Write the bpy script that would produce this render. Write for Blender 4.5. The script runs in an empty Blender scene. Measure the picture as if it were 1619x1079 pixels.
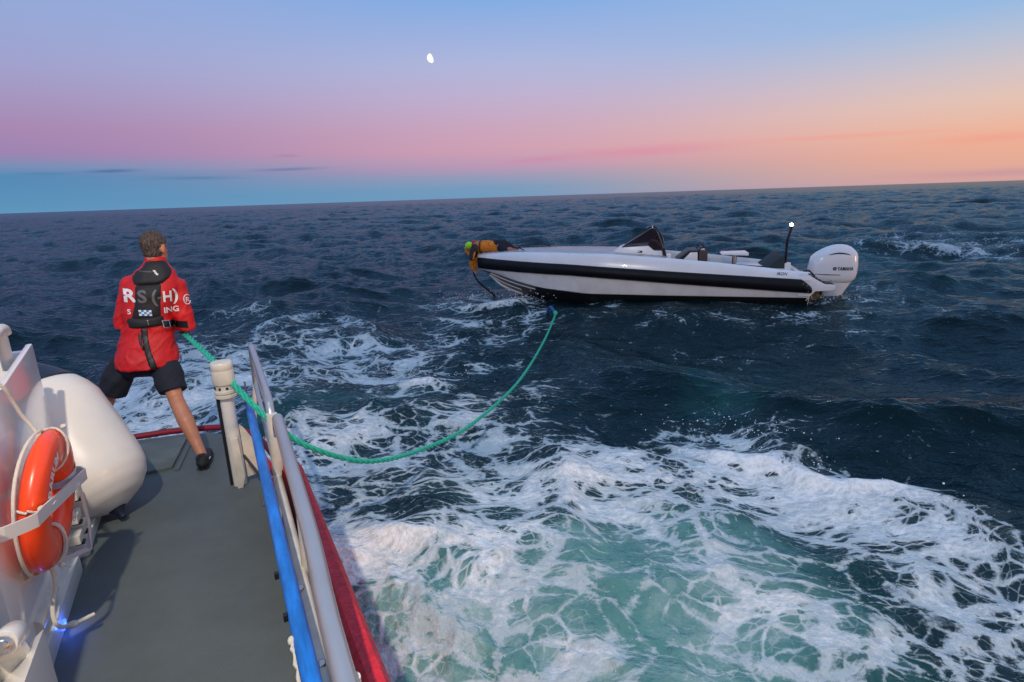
import bpy, bmesh, math, random
import numpy as np
from mathutils import Vector, Matrix, noise
from mathutils.bvhtree import BVHTree
R = math.radians
random.seed(4)
S = bpy.context.scene
COL = S.collection

# ---------------------------------------------------------------- camera
cam = bpy.data.cameras.new('camera'); cam_o = bpy.data.objects.new('camera', cam); COL.objects.link(cam_o)
PITCH, ROLL, EYE = R(14.268), R(1.875), 2.65
cam.sensor_width = 36; cam.lens = 36 * 900 / 1619
cam.clip_start = .05; cam.clip_end = 20000
fw = Vector((0, math.cos(PITCH), -math.sin(PITCH))); r0 = Vector((1, 0, 0)); u0 = r0.cross(fw)
rr = r0 * math.cos(ROLL) - u0 * math.sin(ROLL); uu = u0 * math.cos(ROLL) + r0 * math.sin(ROLL)
cam_o.matrix_world = Matrix((( rr.x, uu.x, -fw.x, 0), (rr.y, uu.y, -fw.y, 0), (rr.z, uu.z, -fw.z, EYE), (0, 0, 0, 1)))
S.camera = cam_o
S.view_settings.view_transform = 'Standard'; S.view_settings.look = 'None'
S.view_settings.exposure = 0; S.view_settings.gamma = 1; S.view_settings.use_curve_mapping = False

# ---------------------------------------------------------------- sky: dusk, anti-twilight arch on the left, afterglow on the right
def lin(c):
    return tuple(((v/255)/12.92 if v/255 <= .04045 else ((v/255+.055)/1.055)**2.4) for v in c)
W = bpy.data.worlds.new('World'); S.world = W; W.use_nodes = True
nt = W.node_tree; nt.nodes.clear()
def N(tree, t, **k):
    n = tree.nodes.new(t)
    for a, b in k.items(): setattr(n, a, b)
    return n
def M_(tree, op, a, b=None, c=None, clamp=False):
    n = N(tree, 'ShaderNodeMath', operation=op, use_clamp=clamp)
    for i, v in enumerate((a, b, c)):
        if v is None: continue
        if isinstance(v, (int, float)): n.inputs[i].default_value = v
        else: tree.links.new(v, n.inputs[i])
    return n.outputs[0]
def MIX(tree, f, a, b, bt='MIX'):
    n = N(tree, 'ShaderNodeMix', data_type='RGBA', blend_type=bt)
    for s, v in ((0, f), (6, a), (7, b)):
        if isinstance(v, (int, float)): n.inputs[s].default_value = v
        elif isinstance(v, tuple): n.inputs[s].default_value = (*v, 1) if len(v) == 3 else v
        else: tree.links.new(v, n.inputs[s])
    return n.outputs[2]
def RAMP(tree, f, stops, interp='LINEAR'):
    n = N(tree, 'ShaderNodeValToRGB'); cr = n.color_ramp; cr.interpolation = interp
    while len(cr.elements) < len(stops): cr.elements.new(.5)
    for e, (p, c) in zip(cr.elements, stops):
        e.position = p; e.color = (*c, 1) if len(c) == 3 else c
    tree.links.new(f, n.inputs[0]); return n.outputs[0]
def SMOOTH(tree, v, a, b, c=0., d=1.):
    n = N(tree, 'ShaderNodeMapRange', interpolation_type='SMOOTHSTEP')
    tree.links.new(v, n.inputs[0])
    for i, x in enumerate((a, b, c, d)): n.inputs[i+1].default_value = x
    return n.outputs[0]
tc = N(nt, 'ShaderNodeTexCoord'); sx = N(nt, 'ShaderNodeSeparateXYZ'); nt.links.new(tc.outputs['Generated'], sx.inputs[0])
X, Y, Z = sx.outputs
elev = M_(nt, 'MULTIPLY', M_(nt, 'ARCSINE', Z), 180/math.pi)
azim = M_(nt, 'MULTIPLY', M_(nt, 'ARCTAN2', X, Y), 180/math.pi)         # 0 ahead, + to the right
fe = M_(nt, 'POWER', M_(nt, 'DIVIDE', M_(nt, 'MAXIMUM', elev, 0.), 90.), .5, clamp=True)
off = M_(nt, 'ADD', azim, 55 + 180 + 360)
dist = M_(nt, 'ABSOLUTE', M_(nt, 'SUBTRACT', M_(nt, 'MODULO', off, 360.), 180.))   # 0 opposite the sun .. 180 sun
def E_(d): return math.sqrt(max(d, 0)/90)
UP = [(E_(28), lin((138, 172, 224))), (E_(50), lin((142, 172, 218))), (1, lin((146, 172, 214)))]
left = [(0, (98,150,188)), (1.2, (90,144,186)), (2.6, (84,138,182)), (3.3, (118,143,183)), (4.3, (158,132,178)), (6, (167,136,178)), (8.2, (165,150,192)), (10.5, (160,162,206)), (14, (150,168,215))]
mid = [(0, (110,154,190)), (.9, (118,155,189)), (1.9, (150,155,185)), (2.8, (186,152,182)), (4.4, (208,160,180)), (6.4, (203,166,190)), (9, (192,176,208)), (11.8, (176,183,220)), (16.6, (133,173,228))]
right = [(0, (212,162,160)), (1, (228,170,152)), (2.2, (236,174,148)), (3.8, (237,184,158)), (6, (228,196,182)), (8, (208,196,200)), (10, (182,193,214)), (12.2, (150,186,226))]
sun_ = [(0, (255,150,90)), (2, (255,176,112)), (5, (255,200,150)), (9, (235,210,190)), (14, (190,200,215)), (20, (150,182,222))]
def rmp(l): return RAMP(nt, fe, [(E_(a), lin(c)) for a, c in l] + UP)
c0, c1, c2, c3 = rmp(left), rmp(mid), rmp(right), rmp(sun_)
sky = MIX(nt, SMOOTH(nt, dist, 12, 58), c0, c1)
sky = MIX(nt, SMOOTH(nt, dist, 50, 100), sky, c2)
sky = MIX(nt, SMOOTH(nt, dist, 100, 180), sky, c3)
nz = N(nt, 'ShaderNodeTexNoise'); nz.inputs['Scale'].default_value = 3; nz.inputs['Detail'].default_value = 5
mp = N(nt, 'ShaderNodeMapping'); mp.inputs['Scale'].default_value = (2, 2, 26)
nt.links.new(tc.outputs['Generated'], mp.inputs[0]); nt.links.new(mp.outputs[0], nz.inputs[0])
nf = nz.outputs[0]
def streak(az, el, wa, we, col, amt, tilt=0.):
    global sky
    da = M_(nt, 'SUBTRACT', azim, az)
    e = M_(nt, 'SUBTRACT', M_(nt, 'SUBTRACT', elev, el), M_(nt, 'MULTIPLY', da, tilt))
    e = M_(nt, 'ADD', e, M_(nt, 'MULTIPLY', M_(nt, 'SUBTRACT', nf, .5), we*1.6))
    g = M_(nt, 'ADD', M_(nt, 'POWER', M_(nt, 'DIVIDE', da, wa), 2.), M_(nt, 'POWER', M_(nt, 'ABSOLUTE', M_(nt, 'DIVIDE', e, we)), 2.))
    m = M_(nt, 'MULTIPLY', M_(nt, 'EXPONENT', M_(nt, 'MULTIPLY', g, -1.)), amt)
    sky = MIX(nt, m, sky, lin(col))
for a in ((-20.1, 2.99, 2.6, .13, (62,112,155), .55, .02), (-33.5, 2.95, 1.6, .12, (62,104,150), .7, .03), (-27.6, 2.35, 3, .13, (72,122,165), .55, 0),
          (-37.6, 2.77, 1.4, .1, (70,120,160), .4, 0), (-20, 4.13, 1, .12, (128,118,165), .3, 0), (13, 3.68, 6.5, .42, (225,125,160), .38, .02),
          (3, 3.3, 3, .25, (206,130,170), .4, .04), (29, 3.95, 6.5, .18, (246,148,142), .36, -.01), (39, 3.12, 4, .35, (246,148,130), .42, 0), (41, .55, 7, .3, (196,150,160), .7, 0), (60, 4, 12, .6, (250,150,120), .5, 0),
          (-60, 3.2, 9, .2, (70,118,160), .4, 0)):
    streak(*a)
bg = N(nt, 'ShaderNodeBackground'); nt.links.new(sky, bg.inputs[0]); bg.inputs[1].default_value = 1.0
wo = N(nt, 'ShaderNodeOutputWorld'); nt.links.new(bg.outputs[0], wo.inputs[0])

# last light of the sun just under the horizon, off to the right
sl = bpy.data.lights.new('sun', 'SUN'); sl.energy = .7; sl.angle = R(14); sl.color = (1, .55, .3)
so = bpy.data.objects.new('sun', sl); COL.objects.link(so)
so.rotation_euler = Vector((math.sin(R(118)), math.cos(R(118)), math.tan(R(4)))).to_track_quat('Z', 'Y').to_euler()

# ---------------------------------------------------------------- frames
A = R(-28)
VF = Matrix(((math.cos(A), math.sin(A), 0, 0), (-math.sin(A), math.cos(A), 0, 0), (0, 0, 1, 0), (0, 0, 0, 1)))     # rescue vessel: x right, y towards stern, z above the water
HB = R(-14)
BF = Matrix(((math.cos(HB), -math.sin(HB), 0, -.813), (math.sin(HB), math.cos(HB), 0, 15.972), (0, 0, 1, 0), (0, 0, 0, 1)))  # motorboat: x from bow to stern, -y towards the rescue vessel
MA = R(-33)
MF = Matrix(((math.cos(MA), math.sin(MA), 0, -2.75), (-math.sin(MA), math.cos(MA), 0, 4.15), (0, 0, 1, .8), (0, 0, 0, 1)))   # crewman: x right, y away, z above the deck
I4 = Matrix.Identity(4)

# ---------------------------------------------------------------- materials
MATS = {}
def mat(name, col, rough=.5, metal=0., var=.0, vscale=6., bump=0., bscale=60., coat=0., spec=.5, emis=None, estr=0., alpha=None, trans=0., dirt=None, stretch=(1,1,1)):
    m = bpy.data.materials.new(name); m.use_nodes = True; t = m.node_tree; t.nodes.clear()
    b = N(t, 'ShaderNodeBsdfPrincipled'); o = N(t, 'ShaderNodeOutputMaterial'); t.links.new(b.outputs[0], o.inputs[0])
    b.inputs['Base Color'].default_value = (*col, 1); b.inputs['Roughness'].default_value = rough; b.inputs['Metallic'].default_value = metal
    b.inputs['Coat Weight'].default_value = coat; b.inputs['Specular IOR Level'].default_value = spec; b.inputs['Transmission Weight'].default_value = trans
    if emis: b.inputs['Emission Color'].default_value = (*emis, 1); b.inputs['Emission Strength'].default_value = estr
    if alpha is not None: b.inputs['Alpha'].default_value = alpha
    c = N(t, 'ShaderNodeTexCoord'); mpn = N(t, 'ShaderNodeMapping'); mpn.inputs['Scale'].default_value = stretch; t.links.new(c.outputs['Object'], mpn.inputs[0]); co = mpn.outputs[0]
    if var:
        n = N(t, 'ShaderNodeTexNoise'); n.inputs['Scale'].default_value = vscale; n.inputs['Detail'].default_value = 6; n.inputs['Roughness'].default_value = .62
        t.links.new(co, n.inputs[0])
        f = SMOOTH(t, n.outputs[0], .3, .7)
        lo = dirt if dirt else tuple(v*(1-var) for v in col); hi = col if dirt else tuple(min(1, v*(1+var*.6)) for v in col)
        if dirt: f = SMOOTH(t, n.outputs[0], .36, .36+.25*(1.1-var))
        t.links.new(MIX(t, f, lo, hi), b.inputs['Base Color'])
        t.links.new(M_(t, 'ADD', M_(t, 'MULTIPLY', n.outputs[0], -.25), rough + .125, clamp=True), b.inputs['Roughness'])
    if bump:
        n = N(t, 'ShaderNodeTexNoise'); n.inputs['Scale'].default_value = bscale; n.inputs['Detail'].default_value = 4; t.links.new(co, n.inputs[0])
        bp = N(t, 'ShaderNodeBump'); bp.inputs['Strength'].default_value = bump; bp.inputs['Distance'].default_value = .01
        t.links.new(n.outputs[0], bp.inputs['Height']); t.links.new(bp.outputs[0], b.inputs['Normal'])
    MATS[name] = m; return m
white_paint = mat('white_paint', (.66,.63,.58), .3, var=.06, vscale=3, bump=.08, bscale=8, coat=.3)
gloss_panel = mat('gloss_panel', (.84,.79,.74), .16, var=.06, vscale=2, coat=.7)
cream_paint = mat('cream_paint', (.62,.57,.47), .42, var=.16, vscale=7, bump=.1, bscale=30)
alu = mat('aluminium', (.56,.54,.52), .36, .8, var=.12, vscale=8, bump=.1, bscale=14, stretch=(1,.25,1))
deck_m = mat('deck_paint', (.088,.103,.099), .6, var=.14, vscale=2.2, bump=.35, bscale=260)
deck_p = mat('deck_patch', (.115,.135,.125), .66, var=.2, vscale=3, bump=.35, bscale=200)
blue_p = mat('blue_pole_paint', (.008,.17,.6), .38, var=.35, vscale=22, bump=.2, bscale=60, stretch=(1,.2,1))
red_cov = mat('red_cover', (.58,.010,.025), .55, var=.3, vscale=30, bump=.6, bscale=90)
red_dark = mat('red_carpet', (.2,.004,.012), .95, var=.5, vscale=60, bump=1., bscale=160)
orange_m = mat('ring_orange', (.9,.062,.003), .32, var=.12, vscale=6, bump=.1, bscale=20, coat=.4)
red_ring = mat('ring_red_side', (.75,.03,.008), .3, coat=.4)
refl = mat('reflective_tape', (.55,.56,.6), .35, var=.15, vscale=30)
cord = mat('white_cord', (.68,.62,.52), .8, bump=.6, bscale=300)
fend = mat('fender_vinyl', (.72,.67,.59), .36, var=.05, vscale=2.5, bump=.15, bscale=9, coat=.25)
navy_rub = mat('navy_rubber', (.008,.01,.028), .45)
blk = mat('black_rubber', (.01,.01,.012), .5, bump=.2, bscale=80)
blk_gl = mat('black_gloss', (.008,.008,.01), .18, coat=.4)
skin = mat('skin', (.5,.2,.11), .5, var=.15, vscale=14, bump=.15, bscale=120)
hair_m = mat('hair', (.09,.06,.046), .6, var=.85, vscale=95, bump=1., bscale=220, stretch=(1,1,.3))
jack = mat('jacket_red', (.56,.005,.008), .6, var=.14, vscale=8, bump=.25, bscale=45)
navy = mat('navy_cloth', (.008,.011,.022), .85, bump=.4, bscale=80)
vest_m = mat('vest_black', (.011,.011,.014), .7, bump=.3, bscale=150)
white_pr = mat('white_print', (.7,.7,.7), .5)
grey_pr = mat('grey_print', (.11,.105,.11), .5)
bluepr = mat('blue_print', (.03,.2,.5), .5)
steel = mat('steel', (.55,.53,.5), .25, 1.)
shoe_m = mat('shoe_black', (.009,.009,.01), .6, bump=.5, bscale=140)
gel = mat('gelcoat', (.86,.86,.86), .22, var=.05, vscale=2, coat=.4)
gel_low = mat('gelcoat_low', (.82,.80,.77), .3, var=.1, vscale=2.5)
botm = mat('hull_bottom_grey', (.19,.18,.18), .4, var=.2, vscale=3)
antif = mat('antifouling', (.006,.007,.008), .4)
tube_m = mat('tube_black', (.005,.006,.009), .5, var=.3, vscale=4, spec=.25)
brown = mat('brown_leather', (.06,.045,.042), .6)
eng_w = mat('engine_white', (.88,.88,.88), .2, coat=.6)
olive = mat('worn_bronze', (.13,.09,.03), .6, var=.6, vscale=20)
orange_j = mat('orange_cloth', (.72,.22,.012), .7, var=.25, vscale=10, bump=.4, bscale=40)
green_h = mat('lime_cloth', (.4,.85,.02), .6)
grey_j = mat('charcoal_cloth', (.02,.03,.035), .8)
rope_m = mat('rope_green', (.02,.5,.32), .6, var=.25, vscale=40, bump=.6, bscale=220)
rope_b = mat('rope_blue', (.01,.1,.35), .6)
glass = mat('smoked_glass', (.02,.022,.03), .06, alpha=.45)
lamp_e = mat('lamp_white', (1,1,1), .5, emis=(1,.93,.8), estr=25)
brown_dark = mat('dark_gap', (.012,.01,.01), .8)

# ---------------------------------------------------------------- object helpers
WM = {}
def empty(name, F, loc, label, cat, group=None, kind=None):
    o = bpy.data.objects.new(name, None); COL.objects.link(o); o.empty_display_size = .1
    m = F @ Matrix.Translation(loc); o.matrix_world = m; WM[o.name] = m
    o['label'] = label; o['category'] = cat
    if group: o['group'] = group
    return o
def obj(name, bm, m, parent=None, F=I4, smooth=True, label=None, cat=None, sharp=40, kind=None, mats=None):
    """bm in frame F -> mesh object under parent (or top level)"""
    me = bpy.data.meshes.new(name)
    if isinstance(bm, bpy.types.Mesh): me = bm
    else: bm.to_mesh(me); bm.free()
    me.transform(F)
    o = bpy.data.objects.new(name, me); COL.objects.link(o)
    if parent is not None:
        me.transform(WM[parent.name].inverted()); o.parent = parent; WM[o.name] = WM[parent.name]
    else:
        c = Vector([sum(v.co[i] for v in me.vertices)/len(me.vertices) for i in range(3)]); c.z = min(v.co.z for v in me.vertices)
        me.transform(Matrix.Translation(-c)); o.location = c; WM[o.name] = Matrix.Translation(c)
    if m: me.materials.append(m)
    for x in (mats or []): me.materials.append(x)
    if smooth:
        me.polygons.foreach_set('use_smooth', [True]*len(me.polygons)); me.set_sharp_from_angle(angle=R(sharp))
    if label: o['label'] = label
    if cat: o['category'] = cat
    if kind: o['kind'] = kind
    return o
V3 = Vector
def frames(pts):
    """parallel-transport frames along a polyline"""
    pts = [V3(p) for p in pts]; out = []; T = []
    for i in range(len(pts)):
        a = pts[max(i-1, 0)]; b = pts[min(i+1, len(pts)-1)]; T.append((b-a).normalized())
    n = T[0].orthogonal().normalized()
    if abs(T[0].z) < .9: n = (V3((0, 0, 1)) - T[0]*T[0].z).normalized()
    for t in T:
        n = (n - t*n.dot(t)).normalized(); out.append((n, t.cross(n)))
    return pts, out
def tube(bm, pts, r, seg=12, cap=True, sx=1., sy=1., round_=False):
    pts, fr = frames(pts); rs = r if isinstance(r, (list, tuple)) else [r]*len(pts)
    rings = []
    for p, (n, b), q in zip(pts, fr, rs):
        rings.append([bm.verts.new(p + n*math.cos(2*math.pi*k/seg)*q*sx + b*math.sin(2*math.pi*k/seg)*q*sy) for k in range(seg)])
    for a, c in zip(rings, rings[1:]):
        for k in range(seg): bm.faces.new((a[k], a[(k+1) % seg], c[(k+1) % seg], c[k]))
    if cap:
        bm.faces.new(rings[0][::-1]); bm.faces.new(rings[-1])
    return bm
def smooth_path(pts, n=8):
    """Catmull-Rom through pts"""
    P = [V3(p) for p in pts]; P = [P[0]*2-P[1]] + P + [P[-1]*2-P[-2]]; o = []
    for i in range(1, len(P)-2):
        for k in range(n):
            t = k/n; a, b, c, d = P[i-1:i+3]
            o.append(.5*((2*b)+(c-a)*t+(2*a-5*b+4*c-d)*t*t+(3*b-a-3*c+d)*t**3))
    o.append(P[-2]); return o
def box(bm, x0, x1, y0, y1, z0, z1, bev=0.):
    v = [bm.verts.new((x, y, z)) for x in (x0, x1) for y in (y0, y1) for z in (z0, z1)]
    fs = [bm.faces.new([v[i] for i in f]) for f in ((0,1,3,2), (4,6,7,5), (0,4,5,1), (2,3,7,6), (0,2,6,4), (1,5,7,3))]
    if bev:
        es = {e for f in fs for e in f.edges}; bmesh.ops.bevel(bm, geom=list(es), offset=bev, segments=2, affect='EDGES', profile=.7)
    return bm
def prism(bm, poly, a, b, axis='y', bev=0., seg=2):
    """extrude 2D polygon between a and b along an axis"""
    def P(q, w): return {'y': (q[0], w, q[1]), 'x': (w, q[0], q[1]), 'z': (q[0], q[1], w)}[axis]
    A_ = [bm.verts.new(P(q, a)) for q in poly]; B_ = [bm.verts.new(P(q, b)) for q in poly]; n = len(poly)
    fs = [bm.faces.new(A_), bm.faces.new(B_[::-1])] + [bm.faces.new((A_[i], B_[i], B_[(i+1) % n], A_[(i+1) % n])) for i in range(n)]
    bmesh.ops.recalc_face_normals(bm, faces=fs)
    if bev:
        bmesh.ops.bevel(bm, geom=list({e for f in fs for e in f.edges}), offset=bev, segments=seg, affect='EDGES', profile=.6, clamp_overlap=True)
    return bm
def lathe(bm, prof, c, axis=(0, 0, 1), seg=24):
    ax = V3(axis).normalized(); n = ax.orthogonal().normalized(); b = ax.cross(n); c = V3(c); rings = []
    for r, h in prof:
        rings.append([bm.verts.new(c + ax*h + (n*math.cos(2*math.pi*k/seg) + b*math.sin(2*math.pi*k/seg))*max(r, 1e-4)) for k in range(seg)])
    for p, q in zip(rings, rings[1:]):
        for k in range(seg): bm.faces.new((p[k], p[(k+1) % seg], q[(k+1) % seg], q[k]))
    bm.faces.new(rings[0][::-1]); bm.faces.new(rings[-1])
    bmesh.ops.recalc_face_normals(bm, faces=bm.faces); return bm
def ball(bm, c, r, sc=(1, 1, 1), u=16, v=10, rot=None):
    m = Matrix.Translation(c) @ (rot.to_4x4() if rot else I4) @ Matrix.Diagonal((*sc, 1))
    bmesh.ops.create_uvsphere(bm, u_segments=u, v_segments=v, radius=r, matrix=m); return bm
def loft(bm, rings, cap=True, closed=True):
    R_ = [[bm.verts.new(p) for p in r] for r in rings]; n = len(R_[0])
    for a, c in zip(R_, R_[1:]):
        for k in range(n if closed else n-1): bm.faces.new((a[k], a[(k+1) % n], c[(k+1) % n], c[k]))
    if cap: bm.faces.new(R_[0][::-1]); bm.faces.new(R_[-1])
    bmesh.ops.recalc_face_normals(bm, faces=bm.faces); return bm
def ell(c, ax, ay, rx, ry, n=20, pw=2.):
    """(super)ellipse ring"""
    c, ax, ay = V3(c), V3(ax), V3(ay); o = []
    for k in range(n):
        a = 2*math.pi*k/n; cs, sn = math.cos(a), math.sin(a)
        o.append(c + ax*rx*math.copysign(abs(cs)**(2/pw), cs) + ay*ry*math.copysign(abs(sn)**(2/pw), sn))
    return o
def limb(bm, pts, rad, seg=14):
    """rounded tapering limb through joints, ends closed with balls"""
    tube(bm, pts, rad, seg); ball(bm, pts[0], rad[0], u=seg, v=8); ball(bm, pts[-1], rad[-1], u=seg, v=8)
def fuse(bm, voxel, smooth_it=3, wr=None):
    """melt overlapping closed shapes into one continuous surface (voxel remesh)"""
    bmesh.ops.recalc_face_normals(bm, faces=bm.faces)
    me = bpy.data.meshes.new('tmp'); bm.to_mesh(me); bm.free(); o = bpy.data.objects.new('tmp', me); COL.objects.link(o)
    m = o.modifiers.new('r', 'REMESH'); m.mode = 'VOXEL'; m.voxel_size = voxel
    s = o.modifiers.new('s', 'SMOOTH'); s.iterations = smooth_it; s.factor = .6
    dg = bpy.context.evaluated_depsgraph_get(); me2 = bpy.data.meshes.new_from_object(o.evaluated_get(dg))
    bpy.data.objects.remove(o); bpy.data.meshes.remove(me)
    if wr:
        nm = [v.normal.copy() for v in me2.vertices]
        for v, n in zip(me2.vertices, nm): v.co += n*wr(v.co)
    b2 = bmesh.new(); b2.from_mesh(me2); bpy.data.meshes.remove(me2); return b2
def bvh_of(bm): return BVHTree.FromBMesh(bm)
def text_bm(txt, size, bold=.0, align='LEFT', ital=0.):
    c = bpy.data.curves.new('t', 'FONT'); c.body = txt; c.size = size; c.offset = bold*size; c.align_x = align; c.shear = ital; c.resolution_u = 3
    o = bpy.data.objects.new('t', c); COL.objects.link(o)
    me = bpy.data.meshes.new_from_object(o.evaluated_get(bpy.context.evaluated_depsgraph_get()))
    bpy.data.objects.remove(o); b = bmesh.new(); b.from_mesh(me); bpy.data.meshes.remove(me); return b
def project(b, f, bvh, d, off, bvh2=None):
    """lay flat mesh b (xy) on a surface: f maps (x,y)->start point, rays go along d, lifted by off"""
    bmesh.ops.triangulate(b, faces=b.faces[:])
    d = V3(d).normalized()
    for v in b.verts:
        s = f(v.co.x, v.co.y); h = bvh.ray_cast(s, d)
        if h[0] is None and bvh2: h = bvh2.ray_cast(s, d)
        v.co = (h[0] - d*off) if h[0] is not None else s + d*.3
    return b
def patch(bvh, rows, d, start, thick, nx=10, edge=.25, inset=.004):
    """raised padded panel hugging a surface. rows: (z, xleft, xright); start(x,z)->ray origin"""
    bm = bmesh.new(); d = V3(d).normalized(); G = []
    # densify
    RW = []
    for (z0, a0, b0), (z1, a1, b1) in zip(rows, rows[1:]):
        n = max(2, int(abs(z1-z0)/.012)+1)
        RW += [(z0+(z1-z0)*k/n, a0+(a1-a0)*k/n, b0+(b1-b0)*k/n) for k in range(n)]
    RW.append(rows[-1]); nr = len(RW); last = None
    for j, (z, a, b) in enumerate(RW):
        row = []
        for i in range(nx+1):
            u = i/nx; v = j/(nr-1); e = min(u, 1-u)/edge; e2 = min(v, 1-v)*nr/3.
            prof = min(1, math.sqrt(max(0, min(e, 1)))) * min(1, math.sqrt(max(0, min(e2, 1))))
            s = start(a+(b-a)*u, z); h = bvh.ray_cast(s, d)[0]
            if h is None: h = last if last is not None else s + d*.3
            last = h; row.append(bm.verts.new(h - d*(prof*(thick) - inset*(1-prof))))
        G.append(row)
    for r0_, r1_ in zip(G, G[1:]):
        for i in range(nx): bm.faces.new((r0_[i], r0_[i+1], r1_[i+1], r1_[i]))
    bmesh.ops.recalc_face_normals(bm, faces=bm.faces)
    f = bm.faces[:]; 
    if f and sum((x.normal.dot(d) for x in f)) > 0: bmesh.ops.reverse_faces(bm, faces=f)
    return bm

# deck floodlight on the wheelhouse, up to the left of the camera
fl = bpy.data.lights.new('deck_floodlight', 'SPOT'); fl.energy = 900; fl.color = (1, .89, .74); fl.spot_size = R(120); fl.spot_blend = .6; fl.shadow_soft_size = .06
flo = bpy.data.objects.new('deck_floodlight', fl); COL.objects.link(flo)
fp = VF @ V3((-.98, .2, 5.6)); flo.location = fp
flo.rotation_euler = (V3(fp) - VF @ V3((.8, 4.2, .4))).to_track_quat('Z', 'Y').to_euler()

# ================================================================ THE SEA
def sea_spectrum(n, L, lmin, lmax, sigma, lam_p, wind, seed):
    k1 = np.fft.fftfreq(n, L/n)*2*np.pi; kx, ky = np.meshgrid(k1, k1, indexing='ij'); k = np.hypot(kx, ky); k[0, 0] = 1
    Lp = lam_p/(2*np.pi); Aa = 2*sigma**2/Lp**2
    th = np.arctan2(ky, kx) - wind
    D = np.cos(th)**2*.62 + .19 + .0*k
    P = Aa*np.exp(-1/(k*Lp)**2)/k**4*D/(np.pi)
    lam = 2*np.pi/k
    P *= (lam > lmin) & (lam <= lmax); P[0, 0] = 0
    rg = np.random.default_rng(seed); g = (rg.normal(size=(n, n)) + 1j*rg.normal(size=(n, n)))
    h = g*np.sqrt(P)*(2*np.pi/L)*n*n
    f = lambda a: np.real(np.fft.ifft2(a)).astype(np.float32)
    return f(h), f(1j*kx/k*h), f(1j*ky/k*h)
def bil(T, L, x, y):
    n = T[0].shape[0]; u = x/L*n; v = y/L*n; i = np.floor(u).astype(int); j = np.floor(v).astype(int); fu = u-i; fv = v-j
    i %= n; j %= n; i2 = (i+1) % n; j2 = (j+1) % n
    return [t[i, j]*(1-fu)*(1-fv) + t[i2, j]*fu*(1-fv) + t[i, j2]*(1-fu)*fv + t[i2, j2]*fu*fv for t in T]
NR = np.random.default_rng(9).random((256, 256))
def vn(x, y):
    i = np.floor(x).astype(int); j = np.floor(y).astype(int); u = x-i; v = y-j; u = u*u*u*(u*(u*6-15)+10); v = v*v*v*(v*(v*6-15)+10)
    i %= 256; j %= 256; i2 = (i+1) % 256; j2 = (j+1) % 256
    return NR[i, j]*(1-u)*(1-v) + NR[i2, j]*u*(1-v) + NR[i, j2]*(1-u)*v + NR[i2, j2]*u*v
def fbm(x, y, o=4, ridge=False):
    s = 0; a = .5; t = 0
    for q in range(o):
        n = vn(x + 17.3*q, y + 9.1*q); n = 1 - abs(2*n-1) if ridge else n
        s = s + a*n; t += a; a *= .5; x, y = x*1.6 - y*1.2, x*1.2 + y*1.6
    return s/t
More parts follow.
